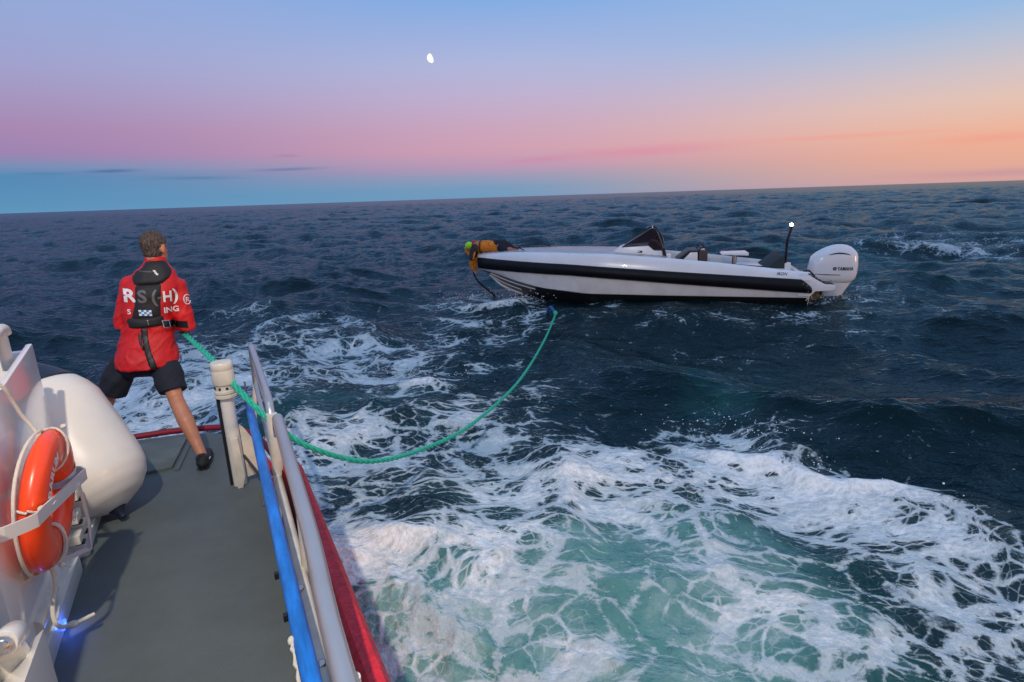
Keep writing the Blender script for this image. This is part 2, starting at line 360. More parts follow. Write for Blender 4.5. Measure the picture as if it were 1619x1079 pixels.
# measured foam cover and aeration of the wake: (x, y, foam, aeration) on the water, metres
WAKE = [(-5.41,7.53,0.8,0.1),(-7.76,8.91,0.3,0.0),(-5.88,8.72,0.6,0.0),(-4.67,7.46,0.85,0.1),(-4.99,8.96,0.6,0.0),(-8.32,10.52,0.0,0.0),(-6.13,11.21,0.3,0.0),(-5.03,11.32,0.42,0.0),(-3.77,11.42,0.55,0.0),(-3.12,13.24,0.25,0.0),(-1.45,11.66,0.38,0.0),(-0.43,13.56,0.4,0.0),(0.68,14.2,0.38,0.0),(-0.78,9.6,0.28,0.0),(-0.11,8.43,0.22,0.0),(-1.55,7.68,0.5,0.35),(-2.85,8.4,0.7,0.1),(-2.56,6.92,0.15,0.55),(-1.92,6.98,0.2,0.5),(-3.98,9.58,0.6,0.0),(-2.83,9.85,0.55,0.0),(-1.46,6.32,0.65,0.2),(-0.95,7.12,0.5,0.2),(-0.81,5.91,0.42,0.2),(-1.03,5.04,0.48,0.2),(-1.66,5.36,0.7,0.1),(-1.95,5.24,0.75,0.1),(-0.97,4.37,0.42,0.3),(-1.47,4.6,0.55,0.1),(-1.36,4.02,0.8,0.2),(-1.04,3.69,0.9,0.3),(-0.6,3.98,0.5,0.25),(-0.36,5.26,0.75,0.2),(0.43,5.5,0.55,0.2),(0.69,6.74,0.3,0.0),(0.28,6.47,0.35,0.1),(0.04,5.84,0.55,0.2),(1.35,6.09,0.45,0.1),(1.63,7.37,0.05,0.05),(2.21,10.1,0.15,0.0),(1.29,9.35,0.05,0.0),(3.81,11.48,0.22,0.1),(4.38,10.29,0.2,0.15),(3.43,8.71,0.05,0.32),(2.71,6.78,0.03,0.38),(2.12,7.59,0.03,0.3),(4.23,6.64,0.0,0.28),(3.82,7.42,0.02,0.36),(1.98,5.77,0.5,0.1),(1.2,5.36,0.7,0.2),(2.45,5.57,0.7,0.1),(3.14,5.6,0.4,0.0),(2.61,4.92,0.7,0.2),(3.0,4.65,0.55,0.15),(3.68,6.08,0.0,0.1),(3.91,5.54,0.0,0.0),(3.49,4.62,0.12,0.0),(4.14,4.95,0.1,0.0),(3.01,4.13,0.7,0.15),(3.25,3.77,0.6,0.1),(3.79,4.28,0.3,0.0),(3.73,3.66,0.35,0.0),(4.33,4.35,0.0,0.0),(3.18,3.33,0.66,0.1),(3.22,3.08,0.62,0.1),(2.73,2.6,0.58,0.1),(2.59,2.89,0.72,0.3),(2.68,3.29,0.75,0.2),(2.6,3.5,0.75,0.2),(2.36,3.9,0.7,0.25),(2.08,4.38,0.75,0.2),(1.61,4.63,0.75,0.25),(0.73,4.47,0.8,0.3),(0.16,4.2,0.7,0.3),(-0.1,3.64,0.8,0.7),(-0.52,3.26,0.85,0.8),(0.33,3.28,0.55,0.75),(0.82,3.59,0.55,0.8),(0.98,3.19,0.48,0.9),(1.45,3.42,0.65,0.7),(1.01,2.76,0.5,0.9),(1.36,2.7,0.5,0.85),(1.84,2.93,0.62,0.65),(1.87,2.64,0.6,0.6),(-0.7,2.84,0.6,0.9),(-0.28,2.77,0.6,0.95),(0.27,2.7,0.55,0.9),(1.7,3.62,0.25,0.5),(17.68,23.65,0.45,0.1),(13.69,20.71,0.1,0.35),(18.1,21.6,0.2,0.2),(12.37,17.46,0.05,0.3),(13.12,14.69,0.05,0.2),(7.93,10.3,0.05,0.15),(6.35,6.91,0.02,0.0),(5.62,7.51,0.0,0.1),(7.79,12.92,0.25,0.15),(2.38,14.81,0.2,0.0),(5.52,8.83,0.02,0.1),(-3.44,19.77,0.0,0.0),(-9.57,21.21,0.0,0.0),(-4.47,16.11,0.0,0.0),(-18.17,23.23,0.0,0.0),(-11.65,14.61,0.0,0.0),(3.61,34.39,0.0,0.0),(16.55,51.16,0.0,0.0),(-30.58,69.71,0.0,0.0),(14.98,34.47,0.0,0.05),(26.14,43.75,0.0,0.0),(53.77,62.76,0.25,0.0),(-0.51,1.91,0.6,0.9),(0.18,1.89,0.5,0.9),(1.0,1.86,0.45,0.9),(2.01,2.11,0.5,0.5),(3.23,2.42,0.3,0.1),(4.69,3.77,0.1,0.0),(12.22,10.77,0.0,0.0),(4.27,12.91,0.2,0.0),(5.67,12.75,0.22,0.0),(6.81,12.19,0.3,0.0),(1.48,14.23,0.15,0.0),(-8.63,6.52,0.4,0.0),(-19.78,15.91,0.0,0.0),(-1.83,5.99,0.75,0.1),(-3.81,7.91,0.6,0.1),(-1.98,8.98,0.5,0.1)]
rs = [.8]
while rs[-1] < 12000:
    r = rs[-1]; rs.append(r*(1 + (.011 if r < 2.5 else .0062 if r < 26 else .010 if r < 300 else .02)))
rs = np.array(rs)
an = np.concatenate([np.linspace(-180, -56, 60, endpoint=False), np.linspace(-56, 54, 860, endpoint=False), np.linspace(54, 180, 60, endpoint=False)])
an = np.radians(an); RR, AN = np.meshgrid(rs, an, indexing='ij')
gx = (RR*np.sin(AN)).ravel(); gy = (RR*np.cos(AN)).ravel(); gr = RR.ravel()
TA = sea_spectrum(1024, 131., 2.2, 60, .16, 9., R(72), 3); TB = sea_spectrum(1024, 23.7, .22, 2.2, .145, 9., R(60), 5)
# wake field, interpolated in (log r, angle)
wk = np.array(WAKE); wr_ = np.log(np.hypot(wk[:, 0], wk[:, 1])); wa_ = np.arctan2(wk[:, 0], wk[:, 1])
near = gr < 90
qr = np.log(gr[near]); qa = AN.ravel()[near]
num_f = np.full(qr.shape, 1e-6); num_a = num_f.copy(); den = np.full(qr.shape, 2e-3)
jx = (fbm(gx[near]*.5, gy[near]*.5, 3) - .5)*.14; jy = (fbm(gx[near]*.5 + 40, gy[near]*.5, 3) - .5)*.14
for r_, a_, f_, e_ in zip(wr_, wa_, wk[:, 2], wk[:, 3]):
    d2 = ((qr + jx - r_)/.115)**2 + ((qa + jy - a_)/.085)**2
    w = np.exp(-np.minimum(d2, 60)) + .003/(1 + d2*d2*.2)
    num_f += w*f_; num_a += w*e_; den += w
foam = np.zeros(gr.shape); aer = foam.copy(); foam[near] = num_f/den; aer[near] = num_a/den
fall = np.clip((90 - gr)/60, 0, 1); foam *= fall; aer *= fall
ha, xa, ya = bil(TA, 131., gx, gy); hb, xb, yb = bil(TB, 23.7, gx, gy)
calm = 1 - .45*np.clip((9 - gr)/5, 0, 1)                       # lee of the rescue vessel
bx = (gx + .813)*math.cos(HB) + (gy - 15.972)*math.sin(HB); by = -(gx + .813)*math.sin(HB) + (gy - 15.972)*math.cos(HB)
db = np.hypot(np.maximum(np.abs(bx - 4.3) - 4.6, 0), np.maximum(np.abs(by) - 1.1, 0)); calm_b = 1 - .72*np.exp(-(db/1.9)**2)
ampA = calm*calm_b; small = (1 - .55*np.clip(aer, 0, 1))*np.clip(1.15 - gr/900, .35, 1)
h = ha*ampA + hb*small*(.4 + .6*calm_b); dx = (xa*ampA + xb*small)*.95; dy = (ya*ampA + yb*small)*.95
h = h - .025*np.exp(-(db/1.3)**2)
fo = np.clip(foam, 0, 1)
rel = np.zeros_like(h); m = near & (fo + aer > .02)
x_, y_ = gx[m], gy[m]
rel[m] = (fbm(x_*1.1, y_*1.1, 5, True) - .55)*(.10*fo[m] + .16*aer[m]) + (fbm(x_*5, y_*5, 4, True) - .5)*.045*fo[m]
h += rel
# bow-wave crests and breaking curls in the wash
def crest(x0, y0, x1, y1, hh, wdt):
    global h, foam
    L = math.hypot(x1-x0, y1-y0); tx, ty = (x1-x0)/L, (y1-y0)/L
    s = (gx-x0)*tx + (gy-y0)*ty; d = -(gx-x0)*ty + (gy-y0)*tx + .18*np.sin(s*1.7) + (fbm(gx*1.2, gy*1.2, 3) - .5)*.5
    end = np.clip(s/.8, 0, 1)*np.clip((L-s)/.8, 0, 1); w = np.where(d > 0, wdt, wdt*.45)
    h = h + hh*end*np.exp(-(d/w)**2); foam = foam + .35*end*np.exp(-((d+.05)/(wdt*.4))**2)
crest(-1.9, 14.7, .9, 14.3, .16, .45)
crest(-1.9, 8.05, -.5, 7.9, .17, .4)
crest(14.6, 24.3, 18.8, 21.8, .22, .9)
crest(1.6, 6.0, 3.6, 3.7, .12, .35)
crest(-.3, 5.3, .7, 5.35, .10, .3)
crest(-1.5, 3.95, -.2, 4.0, .12, .3)
crest(.1, 5.0, 1.3, 4.75, .08, .25)

# gentle trough/hump pattern in the wake between the boats
far_dark = 1
verts = np.stack([gx + dx, gy + dy, h - (gr**2)/(2*6.371e6)], 1)
nr_, na_ = RR.shape; I = np.arange(nr_*na_).reshape(nr_, na_)
a = I[:-1]; b = I[1:]; a2 = np.roll(a, -1, 1); b2 = np.roll(b, -1, 1)
quads = np.stack([a, a2, b2, b], -1).reshape(-1, 4)
me = bpy.data.meshes.new('sea'); me.vertices.add(len(verts)); me.vertices.foreach_set('co', verts.astype(np.float32).ravel())
me.loops.add(quads.size); me.loops.foreach_set('vertex_index', quads.ravel().astype(np.int32))
me.polygons.add(len(quads)); me.polygons.foreach_set('loop_start', np.arange(0, quads.size, 4, dtype=np.int32)); me.polygons.foreach_set('use_smooth', np.ones(len(quads), bool))
for nme, arr in (('foam', foam), ('aer', aer), ('rest_x', gx), ('rest_y', gy), ('relief', rel)):
    at_ = me.attributes.new(nme, 'FLOAT', 'POINT'); at_.data.foreach_set('value', arr.astype(np.float32))
me.update(calc_edges=True); me.validate()
sea = bpy.data.objects.new('sea', me); COL.objects.link(sea); sea['kind'] = 'structure'
sm = bpy.data.materials.new('sea_water'); sm.use_nodes = True; t = sm.node_tree; t.nodes.clear(); me.materials.append(sm)
def ATT(n): return N(t, 'ShaderNodeAttribute', attribute_name=n).outputs['Fac']
fo_, ae_, rx, ry = ATT('foam'), ATT('aer'), ATT('rest_x'), ATT('rest_y')
cb = N(t, 'ShaderNodeCombineXYZ'); t.links.new(rx, cb.inputs[0]); t.links.new(ry, cb.inputs[1]); P0 = cb.outputs[0]
def NOISE(v, sc, det=4, rough=.55, out=0, dist_=0., scl=None):
    if scl:
        mpn = N(t, 'ShaderNodeMapping'); mpn.inputs['Scale'].default_value = scl; mpn.inputs['Rotation'].default_value = (0, 0, R(25)); t.links.new(v, mpn.inputs[0]); v = mpn.outputs[0]
    n = N(t, 'ShaderNodeTexNoise'); n.inputs['Scale'].default_value = sc; n.inputs['Detail'].default_value = det; n.inputs['Roughness'].default_value = rough; n.inputs['Distortion'].default_value = dist_
    t.links.new(v, n.inputs[0]); return n.outputs[out]
def VOR(v, sc, feat='DISTANCE_TO_EDGE'):
    n = N(t, 'ShaderNodeTexVoronoi', feature=feat); n.inputs['Scale'].default_value = sc; t.links.new(v, n.inputs['Vector']); return n.outputs['Distance']
def VM(op, a, b):
    n = N(t, 'ShaderNodeVectorMath', operation=op)
    for i, v in enumerate((a, b)):
        if isinstance(v, tuple): n.inputs[i].default_value = v
        else: t.links.new(v, n.inputs[i])
    return n.outputs[0]
def warp(v, sc, amt, det=3):
    w = VM('SUBTRACT', NOISE(v, sc, det, .55, 1), (.5, .5, .5)); return VM('ADD', v, VM('MULTIPLY', w, (amt, amt, 0)))
mul = lambda a, b: M_(t, 'MULTIPLY', a, b)
add = lambda a, b: M_(t, 'ADD', a, b)
sub = lambda a, b: M_(t, 'SUBTRACT', a, b)
W1 = warp(P0, .6, .9, 1); W2 = warp(W1, 2.3, .22, 2)
mps = N(t, 'ShaderNodeMapping'); mps.inputs['Scale'].default_value = (1, 1.45, 1); mps.inputs['Rotation'].default_value = (0, 0, R(20)); t.links.new(W2, mps.inputs[0]); W3 = mps.outputs[0]
d1 = VOR(W3, 1.7); d2 = VOR(W3, 4.2); d3 = VOR(W3, 11.)
big = NOISE(W1, 1.05, 5, .64); fine = NOISE(W3, 13., 4, .7)
fn = mul(sub(fine, .5), .34)
rho = add(sub(mul(fo_, .86), add(.075, mul(ae_, .03))), mul(sub(big, .5), 1.45))
def WEB(d, g, o, soft): return M_(t, 'DIVIDE', sub(sub(mul(rho, g), o), add(d, fn)), soft, clamp=True)
f1 = WEB(d1, .40, .05, .10); f2 = WEB(d2, .41, .075, .11); f3 = WEB(d3, .40, .09, .16)
inv = mul(mul(sub(1., f1), sub(1., mul(f2, .92))), sub(1., mul(f3, .7)))
gate = SMOOTH(t, fo_, .03, .16)
foam_m = mul(SMOOTH(t, sub(1., inv), .0, .9), gate)
thin = mul(SMOOTH(t, rho, -.1, .8), gate)
core = mul(SMOOTH(t, add(rho, mul(sub(fine, .5), 1.6)), .25, 1.0), gate)
# whitecap flecks far out
# aerated, milky water
cloud = NOISE(W2, .8, 4, .62)
aer_v = M_(t, 'MULTIPLY', SMOOTH(t, add(ae_, mul(M_(t, 'SUBTRACT', cloud, .5), .9)), .05, .95), 1.)
col = MIX(t, SMOOTH(t, aer_v, 0, .45), (.0018, .0115, .0155), (.007, .055, .054))
col = MIX(t, SMOOTH(t, aer_v, .35, 1.), col, (.11, .28, .255))
milk = mul(SMOOTH(t, add(aer_v, mul(sub(NOISE(W2, 2.2, 5, .65), .5), 2.6)), .7, 1.6), .75)
col = MIX(t, milk, col, (.45, .58, .54))
col = MIX(t, mul(thin, .22), col, (.10, .18, .20))
fleck = mul(mul(SMOOTH(t, fine, .66, .72), SMOOTH(t, fo_, .01, .08)), .8)
foam_m = M_(t, 'MAXIMUM', foam_m, fleck)
fcol = MIX(t, core, (.46, .54, .56), (.92, .92, .91))
col = MIX(t, foam_m, col, fcol)
dst = M_(t, 'SQRT', add(mul(rx, rx), mul(ry, ry)))
lod = SMOOTH(t, dst, 30, 300)                     # ripples too far away to resolve become roughness
b = N(t, 'ShaderNodeBsdfPrincipled'); o_ = N(t, 'ShaderNodeOutputMaterial')
gl_ = N(t, 'ShaderNodeBsdfGlossy'); gl_.inputs['Color'].default_value = (.58, .80, .90, 1); frs = N(t, 'ShaderNodeFresnel'); frs.inputs['IOR'].default_value = 1.333
mxs = N(t, 'ShaderNodeMixShader'); t.links.new(b.outputs[0], mxs.inputs[1]); t.links.new(gl_.outputs[0], mxs.inputs[2]); t.links.new(mxs.outputs[0], o_.inputs[0])
t.links.new(mul(frs.outputs[0], sub(sub(.70, mul(lod, .14)), mul(foam_m, .4))), mxs.inputs[0])
t.links.new(col, b.inputs['Base Color']); b.inputs['IOR'].default_value = 1.333
t.links.new(M_(t, 'MAXIMUM', add(mul(lod, .06), .09), mul(foam_m, .65)), gl_.inputs['Roughness']); b.inputs['Roughness'].default_value = .9
b.inputs['Specular IOR Level'].default_value = 0.
# ripples below the mesh resolution, calmer in the slick of the wash; bubbly relief on the foam
rp = add(mul(NOISE(P0, 5.5, 3, .6, 0, .4, (1, 1.7, 1)), .034), add(mul(NOISE(P0, 16., 3, .6, 0, .3, (1, 1.5, 1)), .011), mul(NOISE(P0, 1.7, 4, .62, 0, .3, (1, 1.8, 1)), .05)))
rp = mul(rp, M_(t, 'SUBTRACT', 1., mul(aer_v, .45)))
rp = mul(rp, M_(t, 'SUBTRACT', 1., mul(lod, .25)))
hgt = add(rp, mul(SMOOTH(t, fo_, .1, .5), mul(NOISE(P0, 8., 4, .65), .05)))
bp = N(t, 'ShaderNodeBump'); bp.inputs['Strength'].default_value = 1.; bp.inputs['Distance'].default_value = 1.
t.links.new(hgt, bp.inputs['Height']); t.links.new(bp.outputs[0], b.inputs['Normal']); t.links.new(bp.outputs[0], gl_.inputs['Normal']); t.links.new(bp.outputs[0], frs.inputs['Normal'])

# ================================================================ RESCUE VESSEL (frame VF: x right, y towards the stern, z above the water)
ves = empty('rescue_vessel', VF, (0, 3, 0), 'white and grey rescue vessel with red bulwark, stern deck and rail in the foreground', 'boat')
def vp(name, bm, m, parent=ves, **k): return obj(name, bm, m, parent, VF, **k)
# deck outline (x, y) with a rounded starboard quarter
outl = [(-2.9, -3), (.19, -3), (.19, 3.6), (.165, 4.3), (.10, 4.72), (0, 4.98), (-.14, 5.14), (-.35, 5.25), (-.8, 5.34), (-2.9, 5.45)]
def grow(d): return [(x + (d if x > -2.8 and x > .0 else d*.7 if x > -.3 else 0), y + (d if y > 4.9 else 0)) for x, y in outl]
bm = bmesh.new(); prism(bm, outl, .70, .80, 'z'); vp('deck', bm, deck_m, smooth=False)
bm = bmesh.new(); prism(bm, [(-.95, 4.55), (-.42, 4.55), (-.33, 5.12), (-.95, 5.22)], .797, .822, 'z', .008); vp('deck_hatch', bm, deck_p)
bm = bmesh.new(); prism(bm, [(-.405, 4.50), (-.375, 4.50), (-.285, 5.10), (-.315, 5.12)], .797, .812, 'z', .003); vp('deck_seam', bm, deck_m)
# hull sides
rings = []
for z, d in ((-.9, -.55), (-.3, -.18), (.25, .04), (.62, .11), (.70, .10)):
    rings.append([(x, y, z) for x, y in grow(d)])
bm = bmesh.new(); loft(bm, rings); vp('hull', bm, red_cov)
mar = mat('strake_maroon', (.22, .006, .02), .6)
bm = bmesh.new(); pth = smooth_path([(.285, -3, .80), (.285, 2, .80), (.285, 3.4, .80), (.26, 4.3, .80), (.17, 4.83, .80), (.03, 5.12, .80), (-.2, 5.30, .80), (-.8, 5.42, .80), (-2.9, 5.52, .80)], 8)
tube(bm, pth, .026, 12); vp('rubbing_strake', bm, mar)
# bulwark dodger: red cloth standing up outside the rail, lower towards the stern
def top_z(y): return 1.17 if y < 3.42 else max(.83, 1.17 - (y-3.42)*1.1)
ys = [-3 + .15*i for i in range(47)]
secs = []
bm = bmesh.new()
for y in ys:
    zt = top_z(y); wv = .006*math.sin(y*9) + .004*math.sin(y*23)
    secs.append([(.20 + wv, y, .80), (.215 + wv*1.5, y, .80 + (zt-.8)*.5), (.24 + wv, y, zt - .02), (.265, y, zt + .012), (.312, y, zt + .01), (.335, y, zt - .03), (.345, y, .78), (.30, y, .74)])
loft(bm, secs); vp('bulwark', bm, red_cov)
bm = bmesh.new(); G = []
for y in ys[::1]:
    zt = top_z(y); wv = .006*math.sin(y*9) + .004*math.sin(y*23)
    G.append([bm.verts.new(p) for p in ((.194 + wv, y, .802), (.209 + wv*1.5, y, .80 + (zt-.8)*.5), (.233 + wv, y, zt - .03))])
for a, b in zip(G, G[1:]):
    for i in range(2): bm.faces.new((a[i], a[i+1], b[i+1], b[i]))
bmesh.ops.solidify(bm, geom=bm.faces[:], thickness=.003); vp('bulwark_lining', bm, red_dark)
# railing
bm = bmesh.new(); tube(bm, smooth_path([(.13, -2.6, 1.5), (.15, .9, 1.5), (.195, 2.0, 1.5), (.228, 3.12, 1.5), (.232, 3.22, 1.485), (.232, 3.27, 1.44), (.232, 3.28, 1.38)], 6), .030, 16); vp('top_rail', bm, alu)
bm = bmesh.new(); tube(bm, smooth_path([(.216, 3.44, 1.30), (.216, 3.45, 1.40), (.217, 3.50, 1.48), (.222, 3.62, 1.505), (.232, 4.3, 1.51), (.24, 5.0, 1.51), (.24, 5.07, 1.49), (.24, 5.09, 1.42), (.235, 5.09, 1.18)], 6), .024, 14); vp('top_rail', bm, alu)
bm = bmesh.new(); tube(bm, [(.205, 3.42, .80), (.208, 3.42, .98), (.214, 3.43, 1.2), (.218, 3.44, 1.46)], [.03, .034, .034, .031], 16); vp('rail_post', bm, cream_paint)
bm = bmesh.new(); tube(bm, smooth_path([(.10, -2.6, 1.10), (.12, .8, 1.10), (.165, 2.0, 1.10), (.19, 3.0, 1.10), (.20, 3.4, 1.07)], 6), .024, 14); vp('lower_rail', bm, cream_paint)
bm = bmesh.new(); tube(bm, [(.20, 3.5, 1.16), (.215, 4.3, 1.17), (.232, 5.08, 1.18)], .017, 12); vp('lower_rail', bm, alu)
bm = bmesh.new(); tube(bm, [(.225, 3.5, 1.33), (.23, 4.4, 1.34), (.237, 5.08, 1.34)], .010, 10); vp('wire_rail', bm, steel)
for y, x in ((2.35, .2), (1.25, .165), (.1, .145), (-1.2, .14), (-2.4, .13)):
    bm = bmesh.new(); tube(bm, [(x-.01, y, .80), (x, y, 1.1), (x+.012, y, 1.485)], .021, 12); vp('rail_post', bm, cream_paint)
bm = bmesh.new(); tube(bm, [(.17, 5.06, .80), (.2, 5.08, 1.0), (.235, 5.09, 1.2)], .02, 12); vp('rail_post', bm, cream_paint)
for y0 in (2.35, 1.25):
    bm = bmesh.new(); prism(bm, [(y0-.16, 1.09), (y0+.10, 1.09), (y0+.16, .96), (y0+.14, .84), (y0+.03, .81), (y0-.05, .95)], .205, .213, 'x', .002); vp('gusset_plate', bm, cream_paint)
for y, z in ((3.30, 1.12), (3.36, 1.0), (2.2, 1.12), (1.75, 1.12)):
    bm = bmesh.new(); lathe(bm, [(.014, 0), (.017, .004), (.017, .02), (.008, .022), (.008, .032)], (.165, y, z), (-1, 0, .1), 10); vp('bolt', bm, steel)
bm = bmesh.new(); prism(bm, [(.10, 3.62), (.19, 3.62), (.19, 3.80), (.10, 3.80)], .80, .808, 'z', .002); box(bm, .135, .165, 3.68, 3.74, .806, .93, .004); vp('post_foot', bm, deck_m)
# tow post with lamp-like cap, fin brackets and a black strut
tp = []
bm = bmesh.new(); tube(bm, [(0, 4.03, .80), (0, 4.03, 1.45)], .043, 20); vp('tow_post', bm, white_paint)
bm = bmesh.new(); tube(bm, [(-.051, 4.045, .80), (-.051, 4.045, 1.44)], .012, 8); vp('cable', bm, blk)
bm = bmesh.new(); lathe(bm, [(.05, 0), (.068, .005), (.068, .022), (.06, .026), (.06, .032), (.068, .035), (.068, .05), (.056, .053), (.056, .085), (.064, .092), (.067, .10), (.067, .185), (.0655, .188), (.0655, .191), (.067, .194), (.067, .232), (.062, .240), (.0, .243)], (0, 4.03, 1.43), seg=32)
vp('post_cap', bm, cream_paint)
for k in range(8):
    a = k*math.pi/4 + .2
    bm = bmesh.new(); ball(bm, (.057*math.cos(a), 4.03 + .057*math.sin(a), 1.50), .009, u=8, v=6); vp('bolt', bm, brown_dark)
bm = bmesh.new(); prism(bm, [(-.02, 1.16), (.025, 1.16), (.035, .88), (.012, .80), (-.02, .80)], 3.955, 3.985, 'y', .004)
bm2 = bm; vp('fin_bracket', bm2, cream_paint)
bm = bmesh.new(); prism(bm, [(.045, 1.23), (.07, 1.20), (.17, 1.0), (.17, .86), (.05, .84)], 4.02, 4.035, 'y', .003); vp('fin_bracket', bm, cream_paint)
bm = bmesh.new(); tube(bm, [(.045, 3.93, 1.04), (.14, 3.76, .90)], .009, 8); vp('strut', bm, blk)
# wheelhouse side with the ring bracket
def wall(name, x, y0, y1, z0, z1, z1b, m, th=.03, bev=.012):
    b = bmesh.new(); prism(b, [(y0, z0), (y1, z0), (y1, z1b), (y0, z1)], x-th, x, 'x', bev); return vp(name, b, m)
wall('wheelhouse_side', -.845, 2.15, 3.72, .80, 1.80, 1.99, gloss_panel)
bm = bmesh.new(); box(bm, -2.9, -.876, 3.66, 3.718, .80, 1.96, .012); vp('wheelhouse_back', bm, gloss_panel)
bm = bmesh.new(); tube(bm, smooth_path([(-.93, 2.5, 2.02), (-.92, 3.4, 2.09), (-.92, 3.50, 2.10), (-.92, 3.60, 2.095), (-.92, 3.62, 2.07)], 5), .028, 14); vp('grab_rail', bm, white_paint)
bm = bmesh.new(); tube(bm, [(-.92, 3.55, 1.9), (-.92, 3.55, 2.09)], .026, 14); vp('grab_rail_stanchion', bm, white_paint)
bm = bmesh.new(); box(bm, -.90, -.79, 3.56, 4.10, .80, .87, .006); vp('ledge', bm, white_paint)
bm = bmesh.new(); box(bm, -.90, -.80, 2.6, 3.42, .80, .90, .006); vp('ledge', bm, white_paint)
for y, z in ((3.46, .93), (3.58, .93), (3.50, 1.03), (3.60, 1.12)):
    bm = bmesh.new(); box(bm, -.843, -.79, y, y+.10, z, z+.05, .008); l = vp('latch', bm, cream_paint)
    bm = bmesh.new(); box(bm, -.825, -.782, y+.03, y+.07, z-.018, z-.004, .003); vp('latch_gap', bm, brown_dark, l)
bm = bmesh.new(); tube(bm, [(-.86, 3.05, .95), (-.86, 2.75, .95)], .045, 12); vp('step_bar', bm, cream_paint)
# near pillar, its wedge-shaped foot and hinge
bm = bmesh.new(); box(bm, -1.3, -.76, .6, 2.30, .80, 1.80, .02); vp('pillar', bm, cream_paint if False else white_paint)
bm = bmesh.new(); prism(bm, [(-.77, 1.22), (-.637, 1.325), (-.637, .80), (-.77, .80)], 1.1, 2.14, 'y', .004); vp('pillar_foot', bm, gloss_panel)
bm = bmesh.new(); lathe(bm, [(.0, -.0), (.036, 0), (.04, .006), (.04, .10), (.036, .108), (0, .108)], (-.705, 2.13, 1.345), (0, -1, .35), 20); vp('hinge_barrel', bm, white_paint)
bm = bmesh.new(); lathe(bm, [(.0, 0), (.028, 0), (.028, .008), (.019, .010), (.019, .02), (.012, .022), (0, .022)], (-.705, 2.022, 1.382), (0, -1, .35), 16); vp('bolt', bm, steel)
bm = bmesh.new(); prism(bm, [(-.765, 1.35), (-.68, 1.39), (-.655, 1.28), (-.69, 1.22), (-.76, 1.20)], 2.05, 2.08, 'y', .006); vp('hinge_plate', bm, cream_paint)
# flat-bar bracket that carries the life ring
RC = V3((-.738, 2.92, 1.445))
bm = bmesh.new()
def strap(bm, pts, w, th):
    pts, fr = frames(pts)
    rings = []
    for i, (p, _) in enumerate(zip(pts, fr)):
        tg = (pts[min(i+1, len(pts)-1)] - pts[max(i-1, 0)]).normalized(); n = V3((0, 0, 1)) if abs(tg.z) < .8 else V3((0, 1, 0)); b = tg.cross(n).normalized(); n = b.cross(tg)
        rings.append([p + n*w + b*th, p - n*w + b*th, p - n*w - b*th, p + n*w - b*th])
    return loft(bm, rings)
strap(bm, [(-.81, 2.42, 1.555), (-.76, 2.44, 1.55), (-.705, 2.50, 1.54), (-.688, 2.53, 1.535), (-.684, 2.60, 1.525), (-.655, 3.22, 1.41), (-.68, 3.27, 1.41), (-.84, 3.34, 1.41)], .026, .004); rb = vp('ring_bracket', bm, white_paint, sharp=25)
bm = bmesh.new(); strap(bm, [(-.655, 3.06, 1.43), (-.66, 3.10, 1.2), (-.69, 3.14, 1.06), (-.78, 3.15, 1.03), (-.84, 3.15, 1.03)], .012, .004); vp('strap', bm, white_paint, rb, sharp=25)
# stern roller block and small stern box
bm = bmesh.new(); box(bm, -1.25, -.78, 5.22, 5.42, .80, .92, .03); vp('stern_fairlead', bm, alu)
# blue status lamp low on the pillar
bm = bmesh.new(); box(bm, -.798, -.785, 2.87, 2.92, .83, .86, .003); vp('blue_lamp', bm, mat('blue_glow', (0, .02, .4), emis=(.05, .12, 1), estr=3))
bl = bpy.data.lights.new('blue_lamp_light', 'POINT'); bl.energy = .35; bl.color = (.05, .15, 1); bl.shadow_soft_size = .02
blo = bpy.data.objects.new('blue_lamp_light', bl); COL.objects.link(blo); blo.location = VF @ V3((-.775, 2.90, .85))

# ---------------------------------------------------------------- life ring
ring = empty('life_ring', VF, RC - V3((0, 0, .3)), 'orange life ring with white grab line hanging in a bracket on the wheelhouse side', 'life ring')
def rp_(ang, rad, out): # ring local -> vessel; ring plane is nearly fore-and-aft
    c, s = math.cos(ang)*rad, math.sin(ang)*rad; k = R(5)
    return RC + V3((out*math.cos(k) - c*math.sin(k)*-1*.0 + 0, c, s)) + V3((c*.05 + s*.15, 0, 0))
RM, RT = .207, .09
bm = bmesh.new(); G = []
for i in range(64):
    a = 2*math.pi*i/64
    G.append([bm.verts.new(rp_(a, RM + RT*math.cos(b_)*1.0, .050*math.copysign(abs(math.sin(b_))**.9, math.sin(b_)))) for b_ in [2*math.pi*j/20 for j in range(20)]])
for i in range(64):
    for j in range(20): bm.faces.new((G[i][j], G[(i+1) % 64][j], G[(i+1) % 64][(j+1) % 20], G[i][(j+1) % 20]))
bmesh.ops.recalc_face_normals(bm, faces=bm.faces); RBV = bvh_of(bm)
obj('ring_body', bm, orange_m, ring, VF, sharp=60)
for a0 in (4, 268):        # reflective bands round the tube
    bm = bmesh.new(); G = []
    for i in range(6):
        a = R(a0 - 8 + 16*i/5); G.append([bm.verts.new(rp_(a, RM + (RT+.003)*math.cos(b_), (.053)*math.sin(b_))) for b_ in [2*math.pi*j/20 for j in range(20)]])
    for i in range(5):
        for j in range(20): bm.faces.new((G[i][j], G[i+1][j], G[i+1][(j+1) % 20], G[i][(j+1) % 20]))
    obj('reflective_band', bm, refl, ring, VF)
